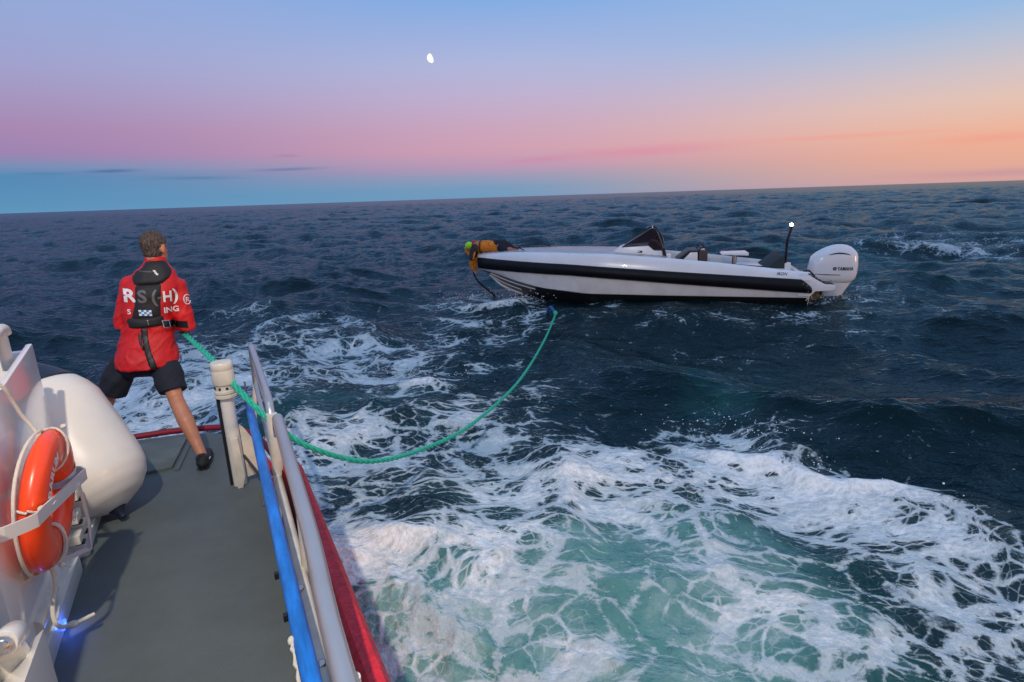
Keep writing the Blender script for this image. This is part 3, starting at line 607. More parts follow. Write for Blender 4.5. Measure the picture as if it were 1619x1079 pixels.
# grab line round the outside, tied at four points
gl = [rp_(2*math.pi*i/96, RM + RT + .001 + .006*abs(math.sin(2*math.pi*i/96*2 + .6)), -.035 + .012*math.sin(4*math.pi*i/96)) for i in range(97)]
bm = bmesh.new(); tube(bm, gl, .0065, 7, cap=False); obj('grab_line', bm, cord, ring, VF)
for a0 in (76, 163, 262):
    bm = bmesh.new(); pk = [rp_(R(a0) + .05*math.sin(q*2.1), RM + (RT+.006)*math.cos(q), (.064)*math.sin(q)) for q in [k*.35 for k in range(19)]]
    tube(bm, pk, .005, 7); ball(bm, rp_(R(a0), RM + RT + .004, .045), .013, (1, 1.2, .8), 10, 8); obj('lashing', bm, cord, ring, VF)
# lettering round the outboard face
def ring_text(txt, a_start, dirn, size, rad):
    b = text_bm(txt, size, .02); bmesh.ops.triangulate(b, faces=b.faces[:]); bmesh.ops.subdivide_edges(b, edges=b.edges[:], cuts=1)
    for v in b.verts:
        a = a_start + dirn*v.co.x/rad; rad_ = rad + v.co.y*(-dirn); s = rp_(a, rad_, .3); h = RBV.ray_cast(s, V3((-1, 0, 0)))[0]
        v.co = (h + V3((.0025, 0, 0))) if h else s
    return b
obj('lettering', ring_text('BARUM', R(158), -1, .056, RM - .01), white_pr, ring, VF, smooth=False)
obj('lettering', ring_text('RS', R(72), -1, .052, RM - .02), white_pr, ring, VF, smooth=False)
bm = bmesh.new()
pth = [rp_(R(-52) + .0, RM + .036*math.cos(q), 0) for q in [k*2*math.pi/20 for k in range(21)]]
em = []
for k in range(21):
    q = 2*math.pi*k/20; em.append(rp_(R(-50) + .12*math.sin(q), RM + .03*math.cos(q), .059))
tube(bm, em, .0025, 6, cap=False)
em = [rp_(R(-50) + .05*math.sin(2*math.pi*k/6), RM + .014*math.cos(2*math.pi*k/6), .060) for k in range(7)]
tube(bm, em, .004, 6, cap=False); obj('emblem', bm, refl, ring, VF)

# cord that holds the ring up, and the tail hanging under it
bm = bmesh.new(); tube(bm, smooth_path([(-.92, 3.0, 2.10), (-.83, 3.04, 1.95), (-.815, 3.08, 1.86), (-.80, 3.10, 1.78), (-.775, 3.10, 1.72), (-.75, 3.06, 1.66)], 6), .007, 8)
obj('hanging_cord', bm, cord, None, VF, label='thin white cord running down the wheelhouse panel to the life ring', cat='cord')
bm = bmesh.new(); B0 = RC + V3((-.04, -.04, -.30))
tube(bm, smooth_path([B0 + V3(p) for p in ((-.06, -.10, .02), (-.04, -.02, .03), (-.01, .02, .0), (.0, .0, -.08), (-.015, -.06, -.16), (-.01, -.09, -.21), (.01, -.10, -.235), (.045, -.09, -.245))], 6), .009, 8)
ball(bm, B0 + V3((.045, -.09, -.245)), .019, (1.2, 1, .8), 10, 8); ball(bm, B0 + V3((-.01, .02, .01)), .02, (1.1, 1, .8), 10, 8)
tube(bm, [B0 + V3((.045, -.09, -.245)), B0 + V3((.12, -.06, -.245))], .009, 8); tube(bm, smooth_path([B0 + V3(p) for p in ((-.01, .02, .01), (.02, .03, -.005), (.06, .02, -.03))], 5), .005, 8)
obj('rope_tail', bm, cord, None, VF, label='knotted white rope end dangling below the life ring to the deck', cat='rope')

# ---------------------------------------------------------------- fender
f0, f1 = V3((-.965, 4.245, 1.45)), V3((-.785, 4.03, 1.09)); ax = (f1 - f0).normalized(); FL = (f1-f0).length
fe_ = empty('fender', VF, (-.6, 3.8, .82), 'large white cylindrical fender with dark blue ends leaning on the wheelhouse corner', 'fender')
rad = .285
prof = [(.19, -.16), (.235, -.13), (.265, -.07), (rad, 0), (rad+.004, FL*.5), (rad, FL), (.272, FL+.075), (.238, FL+.145), (.18, FL+.205), (.10, FL+.245), (.06, FL+.262)]
pp = []
for (ra, ha), (rb_, hb_) in zip(prof, prof[1:]):
    for k in range(3): pp.append((ra+(rb_-ra)*k/3, ha+(hb_-ha)*k/3))
pp.append(prof[-1])
bm = bmesh.new(); lathe(bm, pp, f0, ax, 48); obj('fender_body', bm, fend, fe_, VF, sharp=60)
bm = bmesh.new(); lathe(bm, [(.02, -.36), (.07, -.35), (.11, -.31), (.17, -.235), (.232, -.145), (.19, -.13)], f0, ax, 32); obj('end_cap', bm, navy_rub, fe_, VF)
bm = bmesh.new(); lathe(bm, [(.055, FL+.235), (.05, FL+.26), (.026, FL+.29), (.022, FL+.325), (.01, FL+.335)], f0, ax, 20); obj('end_cap', bm, navy_rub, fe_, VF)

# ---------------------------------------------------------------- blue pole lashed along the rail
bp_ = empty('boat_hook_pole', VF, (.1, 2.5, .8), 'bright blue painted pole lashed lengthwise inside the rail', 'pole')
bm = bmesh.new(); tube(bm, [(.085, -1.6, 1.28), (.10, 1.5, 1.27), (.12, 3.0, 1.26), (.135, 4.35, 1.25)], [.029, .029, .028, .026], 18); obj('shaft', bm, blue_p, bp_, VF)
bm = bmesh.new(); tube(bm, [(.135, 4.33, 1.25), (.139, 4.42, 1.25)], .028, 14); obj('end_cap', bm, blk, bp_, VF)
bm = bmesh.new(); tube(bm, [(.132, 4.42, 1.25), (.132, 4.43, 1.40)], .006, 6); obj('hook', bm, steel, bp_, VF)
for y in (2.12, 1.86):
    bm = bmesh.new(); box(bm, .062, .078, y-.01, y+.01, 1.255, 1.28, .003); obj('clamp', bm, blk, bp_, VF)
bm = bmesh.new(); pts = [(.073 + .004*math.sin(k*2.3), 1.73 - .016*k, 1.27 - .0035*k*k*.25) for k in range(18)]
tube(bm, pts, .008, 8); ball(bm, pts[0], .014, (1, 1.4, 1), 10, 8); obj('lashing_cord', bm, cord, None, VF, label='frayed cream cord end tied on the blue pole', cat='cord')

# ================================================================ CREWMAN (frame MF: x right, y away from the camera, z above the deck)
def mn(k, s=1.): return noise.noise(V3(k)*s)
man = None
fwd = V3((math.sin(R(14)), math.cos(R(14)), 0)); rgt = V3((math.cos(R(14)), -math.sin(R(14)), 0)); UPV = V3((0, 0, 1))
hf = V3((math.sin(R(42)), math.cos(R(42)), -.05)).normalized(); hr = hf.cross(UPV).normalized(); hu = hr.cross(hf).normalized()
HC = V3((.177, .02, 1.565))
hipR, kneeR, ankR = V3((.075, -.02, .83)), V3((.125, -.22, .47)), V3((.222, -.50, .075))
hipL, kneeL, ankL = V3((-.085, .02, .83)), V3((-.30, .16, .46)), V3((-.50, .36, .08))
shR, elR, haR = V3((.27, .0, 1.285)), V3((.285, -.03, .975)), V3((.20, .28, .93))
shL, elL, haL = V3((-.01, .05, 1.315)), V3((-.11, .03, 1.04)), V3((.06, .33, .99))
neck = V3((.155, .01, 1.43))
# --- skin: one continuous body
bm = bmesh.new()
ball(bm, HC + hu*.025 - hf*.008, .088, (.86, 1.08, 1.08), 24, 16, Matrix((hr, hf, hu)).transposed())
ball(bm, HC + hf*.028 - hu*.055, .066, (.84, .95, 1.0), 20, 12, Matrix((hr, hf, hu)).transposed())
ball(bm, HC + hf*.058 - hu*.088, .03, (1, 1, .8), 12, 8)                               # chin
limb(bm, [HC + hf*.086 + hu*.012, HC + hf*.108 - hu*.022], [.011, .014], 10)           # nose
ball(bm, HC + hf*.086 - hu*.052, .017, (1.3, .7, .6), 10, 8, Matrix((hr, hf, hu)).transposed())   # lips
for sg in (-1, 1):
    ball(bm, HC + hr*.078*sg - hu*.012 - hf*.008, .03, (.35, .75, 1.15), 14, 10, Matrix((hr, hf, hu)).transposed())   # ears
    ball(bm, HC + hf*.07 + hr*.03*sg - hu*.004, .016, (1, .7, .7), 10, 8)
limb(bm, [HC - hu*.05 - hf*.022, neck - UPV*.03], [.056, .064])
limb(bm, [neck - UPV*.06, V3((.09, .02, 1.2)), V3((.02, .01, .95)), V3((0, -.02, .86))], [.09, .11, .10, .10])
for sh, el, ha in ((shR, elR, haR), (shL, elL, haL)):
    limb(bm, [neck - UPV*.09, sh], [.05, .05]); limb(bm, [sh, el], [.048, .038]); limb(bm, [el, el*.5 + ha*.5, ha], [.038, .036, .026])
    d = (ha - el).normalized(); q = ha + d*.05; sd = d.cross(UPV).normalized()
    limb(bm, [ha, ha + d*.07], [.028, .034])
    for k in range(4):      # fingers curled round the rope
        o = sd*(.03 - .02*k) if abs(sd.z) < .9 else UPV*0
        base = ha + d*.085 + o; Lf = (.075, .085, .08, .065)[k]
        limb(bm, [base, base + d*Lf*.35 - UPV*.012, base + d*Lf*.35 - UPV*.045, base + d*.0 - UPV*.055], [.0095, .009, .0085, .008], 8)
    limb(bm, [ha + d*.03 + sd*.032, ha + d*.06 + sd*.045 - UPV*.02, ha + d*.085 + sd*.02 - UPV*.045], [.013, .011, .009], 8)
for hp, kn, an in ((hipR, kneeR, ankR), (hipL, kneeL, ankL)):
    ca = kn*.62 + an*.38 + V3((0, -.022, 0)); limb(bm, [hp, hp*.5 + kn*.5, kn + UPV*.02], [.06, .07, .054]); limb(bm, [kn, kn*.8 + an*.2 + V3((0, -.012, 0)), ca, kn*.25 + an*.75, an], [.052, .054, .057, .041, .033])
    ball(bm, kn + V3((0, .015, 0)), .052)
    limb(bm, [an, an + V3((0, -.02, -.04)), an + fwd*.13 - UPV*.05], [.033, .03, .028])
bm = fuse(bm, .0085, 3)
for v in bm.verts: v.co += v.co.normalized()*0
cme = bpy.data.meshes.new('person'); bm.to_mesh(cme); bm.free(); cme.transform(MF)
base = MF @ V3((0, 0, 0)); cme.transform(Matrix.Translation(-base))
man = bpy.data.objects.new('person', cme); COL.objects.link(man); man.location = base; WM[man.name] = Matrix.Translation(base)
cme.materials.append(skin); cme.polygons.foreach_set('use_smooth', [True]*len(cme.polygons))
man['label'] = 'person in red jacket, black life vest and dark shorts standing on the stern deck'; man['category'] = 'person'
def mp_(name, bm, m, parent=man, **k): return obj(name, bm, m, parent, MF, **k)
# --- hair
bm = bmesh.new()
ball(bm, HC + hu*.036 - hf*.014, .0905, (.87, 1.07, 1.05), 32, 24, Matrix((hr, hf, hu)).transposed())
ball(bm, HC - hf*.032 - hu*.022, .074, (.93, .8, .95), 24, 16, Matrix((hr, hf, hu)).transposed())
for sg in (-1, 1): ball(bm, HC + hr*.056*sg + hu*.01 + hf*.012, .03, (.6, 1, 1.2), 12, 8, Matrix((hr, hf, hu)).transposed())
bm = fuse(bm, .006, 2, lambda c: .003*mn(c, 45) + .0025*mn(c, 130))
bmesh.ops.delete(bm, geom=[v for v in bm.verts if ((v.co-HC).dot(hf) > .052 and (v.co-HC).dot(hu) < .075) or (v.co-HC).dot(hu) < -.088], context='VERTS')
mp_('hair', bm, hair_m)
# --- jacket
bm = bmesh.new()
secs = [(.705, .0, .210, .196), (.76, .004, .206, .190), (.85, .014, .188, .163), (.95, .03, .166, .135), (1.05, .05, .16, .13), (1.15, .072, .176, .135), (1.25, .10, .188, .135), (1.325, .125, .172, .12), (1.385, .143, .138, .10), (1.425, .155, .105, .082), (1.45, .158, .080, .076)]
loft(bm, [ell((cx, .0 + .012, z), rgt, fwd, rx_, ry_, 28, 2.4) for z, cx, rx_, ry_ in secs])
tube(bm, [V3((.158, .012, 1.43)), V3((.164, .015, 1.475)), V3((.168, .017, 1.503))], [.078, .072, .070], 20)      # collar
for sh, el, ha in ((shR, elR, haR), (shL, elL, haL)):
    md = el*.45 + ha*.55
    limb(bm, [V3((.13, .01, 1.33))*.4 + sh*.6, sh, sh*.5 + el*.5, el, md, el*.12 + ha*.88], [.074, .070, .066, .066, .058, .05])
def wrj(c):
    lo = max(0, (1.25 - c.z))
    f = .007*mn((c.x*2 + c.z*1.4, c.y*2, c.z*5 - c.x*3), 2.6) + .009*lo*mn((c.x*5 + c.z*2.4, c.y*5, c.z*1.2), 2.4)
    r_ = 1 - abs(mn((c.x*1.5 + c.z, c.y, c.z*2.4 - c.x*1.8), 4.2)); f += .010*max(0, r_ - .82)*5*(.4 + lo*.9)
    return f
bm = fuse(bm, .0095, 3, wrj); JBV = bvh_of(bm)
mp_('jacket', bm, jack)
back = lambda x, z: V3((x, -1.2, z)); DV = (0, 1, 0)
# --- shorts
bm = bmesh.new()
loft(bm, [ell((-.0, -.0, z), rgt, fwd, rx_, ry_, 24, 2.4) for z, rx_, ry_ in ((.64, .170, .125), (.74, .165, .13), (.85, .15, .115), (.9, .14, .10))])
for hp, kn, sg in ((hipR, kneeR, 1), (hipL, kneeL, -1)):
    h_ = hp*.16 + kn*.84
    tube(bm, [hp + V3((.0, .02, .0)), hp*.75 + kn*.25 + V3((sg*.008, .03, 0)), hp*.45 + kn*.55 + V3((sg*.008, 0, 0)), h_ - UPV*.012], [.07, .088, .102, .098], 20)
bm = fuse(bm, .010, 3, lambda c: .006*mn((c.x*3, c.y*3, c.z), 5) + .008*mn((c.x, c.y, c.z*3 - c.x*3), 5))
mp_('shorts', bm, navy)
# --- shoes
for an, d in ((ankR, V3((.25, 1, 0)).normalized()), (ankL, V3((-.3, 1, 0)).normalized())):
    a0 = V3((an.x, an.y, 0)); bm = bmesh.new(); sd = d.cross(UPV)
    limb(bm, [a0 - d*.045 + UPV*.045, a0 + d*.06 + UPV*.042, a0 + d*.15 + UPV*.034, a0 + d*.19 + UPV*.03], [.043, .044, .043, .034])
    ball(bm, a0 - d*.03 + UPV*.075, .044, (1, 1.1, .8)); ball(bm, a0 - d*.062 + UPV*.10, .016, (1, .6, 1.6))
    bm = fuse(bm, .0065, 2, lambda c: .0015*mn(c, 90))
    for v in bm.verts: v.co.z = max(v.co.z, .012)
    s_ = mp_('shoe', bm, shoe_m)
    bm = bmesh.new(); tube(bm, [a0 - d*.085 + UPV*.009, a0 - d*.06 + UPV*.009, a0 + d*.06 + UPV*.009, a0 + d*.16 + UPV*.009, a0 + d*.215 + UPV*.009], [.022, .042, .044, .046, .02], 14, sx=.2, sy=1); mp_('sole', bm, blk, s_)
    bm = bmesh.new(); tube(bm, [a0 - d*.02 + sd*.044 + UPV*.06, a0 + d*.02 + sd*.0445 + UPV*.055], .005, 8, sx=1, sy=.6); mp_('side_tab', bm, white_pr, s_)
# --- life vest: yoke, back panel, belt, crotch strap
vst = [(1.478, .11, .215), (1.455, .085, .245), (1.42, .025, .262), (1.385, .0, .258), (1.355, -.004, .238), (1.33, .0, .20), (1.31, .006, .18)]
pu = mp_('life_vest', patch(JBV, vst, DV, back, .032, 16), vest_m)
bm = patch(JBV, [(1.318, .006, .178), (1.26, -.002, .165), (1.18, -.018, .150), (1.10, -.045, .140), (1.065, -.062, .137)], DV, back, .020, 14); PBV = bvh_of(bm); mp_('back_panel', bm, vest_m, pu)
bm = patch(JBV, [(1.085, -.078, .150), (1.06, -.085, .152), (1.02, -.082, .148), (1.005, -.072, .14)], DV, back, .030, 14); mp_('back_panel', bm, vest_m, pu)
bm = patch(JBV, [(1.035, .13, .205), (.985, .13, .205)], DV, back, .016, 8, .12)
mp_('belt', bm, navy_rub, pu)
bm = bmesh.new(); G = []
for k in range(14):
    x = .19 + .105*k/13
    zc = 1.012 - (x-.13)*.16; G.append([bm.verts.new(((JBV.ray_cast(back(x, zc + o), V3(DV))[0] or V3((x, -.1, zc)))) - V3((0, .010, 0))) for o in (-.026, -.01, .01, .026)])
for a, b in zip(G, G[1:]):
    for i in range(3): bm.faces.new((a[i], a[i+1], b[i+1], b[i]))
bmesh.ops.solidify(bm, geom=bm.faces[:], thickness=.008); mp_('belt', bm, blk, pu)
bm = patch(JBV, [(1.01, -.01, .04), (.92, -.012, .03), (.82, -.012, .034), (.74, -.004, .05), (.70, .004, .058)], DV, back, .010, 6, .2); mp_('crotch_strap', bm, blk, pu)
bm = patch(JBV, [(.97, -.032, -.004), (.90, -.034, -.012), (.84, -.02, .0)], DV, back, .008, 4, .2); mp_('crotch_strap', bm, blk, pu)
# buckle frame
bk = []
for x, z in ((.135, 1.045), (.178, 1.038), (.182, .985), (.139, .992), (.135, 1.045)):
    bk.append((JBV.ray_cast(back(x, z), V3(DV))[0] or V3((x, -.12, z))) - V3((0, .026, 0)))
bm = bmesh.new()
for a, b in zip(bk, bk[1:]): tube(bm, [a, b], .0045, 8); ball(bm, a, .0045, u=8, v=6)
mp_('buckle', bm, steel, pu)
bm = bmesh.new(); h0 = (JBV.ray_cast(back(.045, 1.06), V3(DV))[0] or V3((.045, -.1, 1.06))) - V3((0, .034, 0))
tube(bm, [h0, h0 + V3((.0, -.002, -.03))], .003, 8); ball(bm, h0, .008, u=10, v=8); mp_('buckle', bm, steel, pu)
# --- printed lettering, laid on the cloth
ALLB = []
def on(txt, x, z, size, m, off, bold=.03, tilt=0., sx_=1., bv=None, name='lettering', par=None):
    b = text_bm(txt, size, bold); bmesh.ops.triangulate(b, faces=b.faces[:]); bmesh.ops.subdivide_edges(b, edges=[e for e in b.edges if e.calc_length() > .012], cuts=2)
    c, s_ = math.cos(tilt), math.sin(tilt)
    project(b, lambda u, v: back(x + (u*c*sx_ - v*s_), z + (u*s_*sx_ + v*c)), bv or JBV, DV, off, JBV)
    return mp_(name, b, m, par or man, smooth=False)
on('R', -.078, 1.205, .125, white_pr, .004, .035, -.06)
on('S', .008, 1.195, .125, grey_pr, .004, .03, -.06, bv=PBV, par=pu)
on('(-', .088, 1.19, .125, grey_pr, .004, .02, -.06, 1., bv=PBV, par=pu)
on('H', .162, 1.182, .11, white_pr, .004, .03, -.06, .8)
on(')', .232, 1.182, .12, white_pr, .004, .03, -.06, .9)
on('S', -.068, 1.115, .05, white_pr, .004, .02, -.05)
on('ING', .155, 1.098, .058, white_pr, .004, .03, -.05)
on('R', .308, 1.155, .05, white_pr, .004, .02, -.05)
bm = bmesh.new(); crc = []
for k in range(25):
    q = 2*math.pi*k/24; h_ = JBV.ray_cast(back(.322 + .024*math.cos(q), 1.172 + .036*math.sin(q)), V3(DV))[0]
    if h_ is not None: crc.append(h_ - V3((0, .003, 0)))
if len(crc) > 6: tube(bm, crc, .0035, 6); mp_('sleeve_emblem', bm, white_pr)
VBV = BVHTree.FromPolygons([man.matrix_basis.inverted() @ v.co if False else v.co for v in pu.data.vertices], [tuple(p.vertices) for p in pu.data.polygons])
def onv(txt, x, z, size, m, bold=.02):
    b = text_bm(txt, size, bold); bmesh.ops.triangulate(b, faces=b.faces[:])
    inv = WM[man.name].inverted() @ MF; d = (inv.to_3x3() @ V3(DV)).normalized()
    for v in b.verts:
        h_ = VBV.ray_cast(inv @ back(x + v.co.x, z + v.co.y - v.co.x*.12), d)[0]; w = (h_ if h_ is not None else inv @ V3((x, -.15, z))) - d*.002; v.co = inv.inverted() @ w
    return mp_('lettering', b, m, pu, smooth=False)
onv('crewsaver', .052, 1.408, .018, grey_pr); 
for k in range(3): onv('=', .135 + .006*k, 1.398 - .012*k, .03, refl, .02)
# blue and white chequered reflective patch
for j in range(3):
    for i in range(5):
        b = bmesh.new(); x0, z0 = .002 + .0155*i, 1.128 - .0145*j - .0020*i
        vs = [b.verts.new(p) for p in ((x0, 0, 0), (x0 + .0155, 0, 0), (x0 + .0155, .0145, 0), (x0, .0145, 0))]; b.faces.new(vs)
        for v in b.verts: v.co = V3((v.co.x, v.co.y, 0))
        for v in b.verts:
            h_ = PBV.ray_cast(back(v.co.x, z0 + v.co.y), V3(DV))[0]; v.co = (h_ if h_ is not None else V3((v.co.x, -.15, z0 + v.co.y))) - V3((0, .004, 0))
        mp_('patch_square', b, bluepr if (i + j) % 2 else white_pr, pu, smooth=False)

# ================================================================ MOTORBOAT (frame BF: x bow to stern, -y the side seen, z above the water)
mb = empty('motorboat', BF, (4.2, 0, 0), 'long open white motorboat with black side tubes and white outboard drifting bow-left on the sea', 'boat')
def bp2(name, bm, m, parent=mb, **k): return obj(name, bm, m, parent, BF, **k)
def itp(x, tb):
    if x <= tb[0][0]: return tb[0][1]
    for (a, p), (b, q) in zip(tb, tb[1:]):
        if x <= b:
            t_ = (x-a)/(b-a); return p + (q-p)*t_
    return tb[-1][1]
def smo(x, tb): return (itp(x-.15, tb) + 2*itp(x, tb) + itp(x+.15, tb))/4
def beam(x):
    q = min(max(x/3.6, 0), 1); return .22 + .96*(1 - (1-q)**2.2) - .03*max(0, (x-5)/3.3)
ZS = [(0, 1.14), (1, 1.215), (2.2, 1.225), (3.6, 1.19), (4.8, 1.10), (6.1, .975), (7.5, .81), (8.2, .725)]      # sheer
ZT = [(0, 1.06), (2.66, .965), (5.1, .79), (8.2, .59)]        # top of tube
ZB = [(0, .75), (2.66, .675), (5.1, .49), (8.25, .265)]       # bottom of tube
ZC = [(0, .73), (.5, .63), (1.2, .44), (1.9, .30), (3.1, .215), (5.1, .185), (8.3, .155)]   # chine
ZK = [(0, .70), (.3, .52), (.7, .20), (1.3, -.02), (2.2, -.20), (4, -.34), (8.3, -.40)]      # keel
xs = [0, .08, .2] + [.4 + .2*i for i in range(39)] + [8.2]
def sidebm(rowf, closed=True, cap=True):
    bm = bmesh.new(); loft(bm, [rowf(x) for x in xs], cap=cap, closed=closed); return bm
def cb_(x): return beam(x)*min(1, .62 + .3*min(x/3, 1))            # half breadth at chine
# upper hull band (white) from tube top to the sheer, turning in on to the side deck
def upper(x):
    b = beam(x); zs, zt = smo(x, ZS), smo(x, ZT)
    L = [(x, -(b-.0), zt - .03), (x, -(b - .01), zt + .04), (x, -(b - .05), zt + (zs-zt)*.7), (x, -(b - .09), zs - .02), (x, -(b - .125), zs), (x, -(b - .2)*1., zs + .004)]
    return L
cp = 0
for s_ in (1, -1):
    bm = bmesh.new(); rws = []
    for x in xs:
        u = upper(x); inn = [(x, u[-1][1], u[-1][2] - .05), (x, u[0][1] + .12, u[0][2] - .02)]
        if beam(x) < .35: inn = [(x, -.05, u[-1][2] - .05), (x, -.05, u[0][2])]
        rws.append([(a, b*s_, c) for a, b, c in u + inn])
    loft(bm, rws); bp2('gunwale', bm, gel, sharp=30)
    # tube: flat-faced black sponson with a chamfered aft end
    bm = bmesh.new(); rws = []
    for x in xs[:-1] + [8.12, 8.22]:
        b = beam(x); zt, zb = smo(x, ZT), smo(x, ZB); zt2 = zt if x <= 8.02 else zt - (x-8.02)*.85; k = 1 if x > .1 else .4
        rws.append([(x, y*s_, z) for y, z in ((-(b-.06), zt2), (-(b+.03*k), zt2 - .012), (-(b+.085*k), zt2 - .06), (-(b+.10*k), (zt2+zb)/2), (-(b+.075*k), zb + .05), (-(b+.02*k), zb + .005), (-(b-.06), zb))])
    loft(bm, rws); bp2('side_tube', bm, tube_m, sharp=50)
    # topside between tube and chine, and the vee bottom
    bm = bmesh.new(); rws = []
    for x in xs:
        b = beam(x); c = cb_(x); zb, zc = smo(x, ZB), min(smo(x, ZC), smo(x, ZB) - .015)
        rws.append([(x, y*s_, z) for y, z in ((-(b-.03), zb + .03), (-(b-.035), zb), (-(c + .02 + (b-c-.05)*.3), zc + .02), (-(c+.02), zc), (-(c-.08 if c > .15 else c*.4), zc), (-(b-.14 if b > .3 else .04), zb + .03))])
    loft(bm, rws); bp2('topside', bm, gel_low, sharp=30)
    bm = bmesh.new(); rws = []
    for x in xs:
        c = cb_(x); zc, zk = min(smo(x, ZC), smo(x, ZB) - .015), min(smo(x, ZK), smo(x, ZC) - .04)
        rws.append([(x, y*s_, z) for y, z in ((-c, zc + .004), (-c*.5, zc*.5 + zk*.5 - .01), (0, zk), (0, zk + .1), (-c*.8, zc + .02))])
    loft(bm, rws); bp2('bottom', bm, botm, sharp=30)
    for fr, x0_, x1_ in ((.80, .35, 1.85), (.42, .30, 1.2)):
        bm = bmesh.new(); rws = []
        for i in range(16):
            x = x0_ + (x1_-x0_)*i/15; c = cb_(x); zc, zk = min(smo(x, ZC), smo(x, ZB) - .015), min(smo(x, ZK), smo(x, ZC) - .04)
            y = -c*fr; z = (zc + (zc*.5 + zk*.5 - .01 - zc)*(1-fr)/.5) if fr > .5 else ((zc*.5+zk*.5-.01) + (zk - (zc*.5+zk*.5-.01))*(.5-fr)/.5)
            rws.append([(x, (y + q)*s_, z + w) for q, w in ((.0, .0), (-.03, -.004), (-.03, -.022), (.0, -.02))])
        loft(bm, rws); bp2('spray_rail', bm, gel, sharp=20)
# dark antifouled run aft, below the chine
for s_ in (1, -1):
    bm = bmesh.new(); rws = []
    for i in range(30):
        x = 1.7 + 6.5*i/29; c = cb_(x); zc = min(smo(x, ZC), smo(x, ZB) - .015); rws.append([(x, y*s_, z) for y, z in ((-(c + .012), zc - .008 - .02*max(0, 1 - (x-1.7))), (-(c*.97), zc - .14), (-(c*.85), zc - .30), (-(c*.7), zc - .1))])
    loft(bm, rws); bp2('antifouling', bm, antif)
bm = bmesh.new(); tube(bm, smooth_path([(-.02, 0, 1.06), (0, 0, .9), (.02, 0, .75), (.24, 0, .58), (.62, 0, .24), (1.25, 0, -.03)], 6), .035, 10); bp2('stem', bm, gel_low)
bm = bmesh.new(); prism(bm, [(-.9, -.2), (.9, -.2), (1.08, .16), (1.12, .27), (1.1, .62), (-1.1, .62), (-1.12, .27), (-1.08, .16)], 8.16, 8.22, 'x', .01); bp2('transom', bm, gel)
# foredeck (slightly crowned) back to the console, cockpit sole, inner sides
bm = bmesh.new(); G = []
for x in [q for q in xs if q <= 5.2]:
    b = beam(x) - .19; b = max(b, .03); zs = smo(x, ZS) + .0; cr = .05 if x < 3.7 else .02
    dz = 0 if x < 4.9 else -.0
    G.append([bm.verts.new((x, -b + 2*b*j/8, zs + cr*(1-(2*j/8-1)**2))) for j in range(9)])
for a, b in zip(G, G[1:]):
    for j in range(8): bm.faces.new((a[j], a[j+1], b[j+1], b[j]))
bmesh.ops.solidify(bm, geom=bm.faces[:], thickness=.03); bp2('foredeck', bm, gel)
bm = bmesh.new(); box(bm, 5.05, 8.16, -.98, .98, .40, .45); bp2('cockpit_sole', bm, botm, smooth=False)
for s_ in (1, -1):
    bm = bmesh.new(); prism(bm, [(5.0, .42), (8.15, .42), (8.15, .72), (7.5, .79), (6.1, .955), (5.0, 1.06)], s_*.93, s_*.97, 'y', .006); bp2('coaming', bm, gel)
# chamfered quarters running out to the swim platforms either side of the engine
for s_ in (1, -1):
    bm = bmesh.new(); prism(bm, [(8.0, .735), (8.12, .72), (8.30, .60), (8.50, .485), (8.71, .465), (8.73, .40), (8.68, .335), (8.32, .315), (8.22, .20), (7.95, .2), (7.9, .66)], s_*.62, s_*1.13, 'y', .012); bp2('quarter', bm, gel)
    bm = bmesh.new(); prism(bm, [(8.32, .592), (8.50, .490), (8.70, .470), (8.71, .478), (8.50, .500), (8.33, .602)], s_*.66, s_*1.08, 'y', .002); bp2('platform_tread', bm, blk)
    bm = bmesh.new(); prism(bm, [(8.26, .26), (8.46, .30), (8.52, .14), (8.40, .08), (8.22, .02), (8.2, .12)], s_*.80, s_*.84, 'y', .006); bp2('trim_tab', bm, olive)
    bm = bmesh.new(); tube(bm, [(8.52, s_*.7, .30), (8.56, s_*.7, .12)], .02, 8); ball(bm, (8.55, s_*.7, .22), .035); bp2('ladder_end', bm, blk)
for k in range(6):
    bm = bmesh.new(); box(bm, 8.14 + .075*k, 8.19 + .075*k, -1.12, -.95, .66 - .045*k, .72 - .045*k, .01); bp2('step_pad', bm, blk)
for q in ((8.1, .46), (8.14, .33), (8.02, .5)):
    bm = bmesh.new(); ball(bm, (q[0], -(beam(8.1) + .095), q[1]), .012, u=8, v=6); bp2('rivet', bm, steel)
# console with windscreen
bm = bmesh.new(); prism(bm, [(3.62, 1.10), (3.72, 1.20), (3.82, 1.27), (3.97, 1.315), (4.56, 1.345), (4.70, 1.225), (4.90, 1.22), (4.93, .9), (3.62, .9)], -.58, .58, 'y', .022); con = bp2('console', bm, gel, sharp=30)
for s_ in (-1, 1):
    bm = bmesh.new(); prism(bm, [(3.93, 1.32), (4.60, 1.735), (4.72, 1.745), (4.93, 1.24), (4.72, 1.235), (4.60, 1.35), (4.56, 1.36)], s_*.535, s_*.541, 'y'); bp2('side_pane', bm, glass, con, smooth=False)
    bm = bmesh.new(); tube(bm, [(3.92, s_*.54, 1.31), (4.58, s_*.54, 1.735), (4.64, s_*.54, 1.755), (4.70, s_*.54, 1.755)], .014, 8); tube(bm, smooth_path([(4.68, s_*.54, 1.755), (4.735, s_*.54, 1.72), (4.82, s_*.54, 1.52), (4.90, s_*.54, 1.30), (4.95, s_*.54, 1.10)] if s_ < 0 else [(4.68, s_*.54, 1.755), (4.78, s_*.54, 1.68), (4.92, s_*.54, 1.42), (4.92, s_*.54, 1.12)], 5), .024, 10)
    tube(bm, [(3.95, s_*.54, 1.325), (4.56, s_*.54, 1.352), (4.70, s_*.54, 1.232), (4.9, s_*.54, 1.226)], .012, 8); bp2('screen_frame', bm, blk_gl, con)
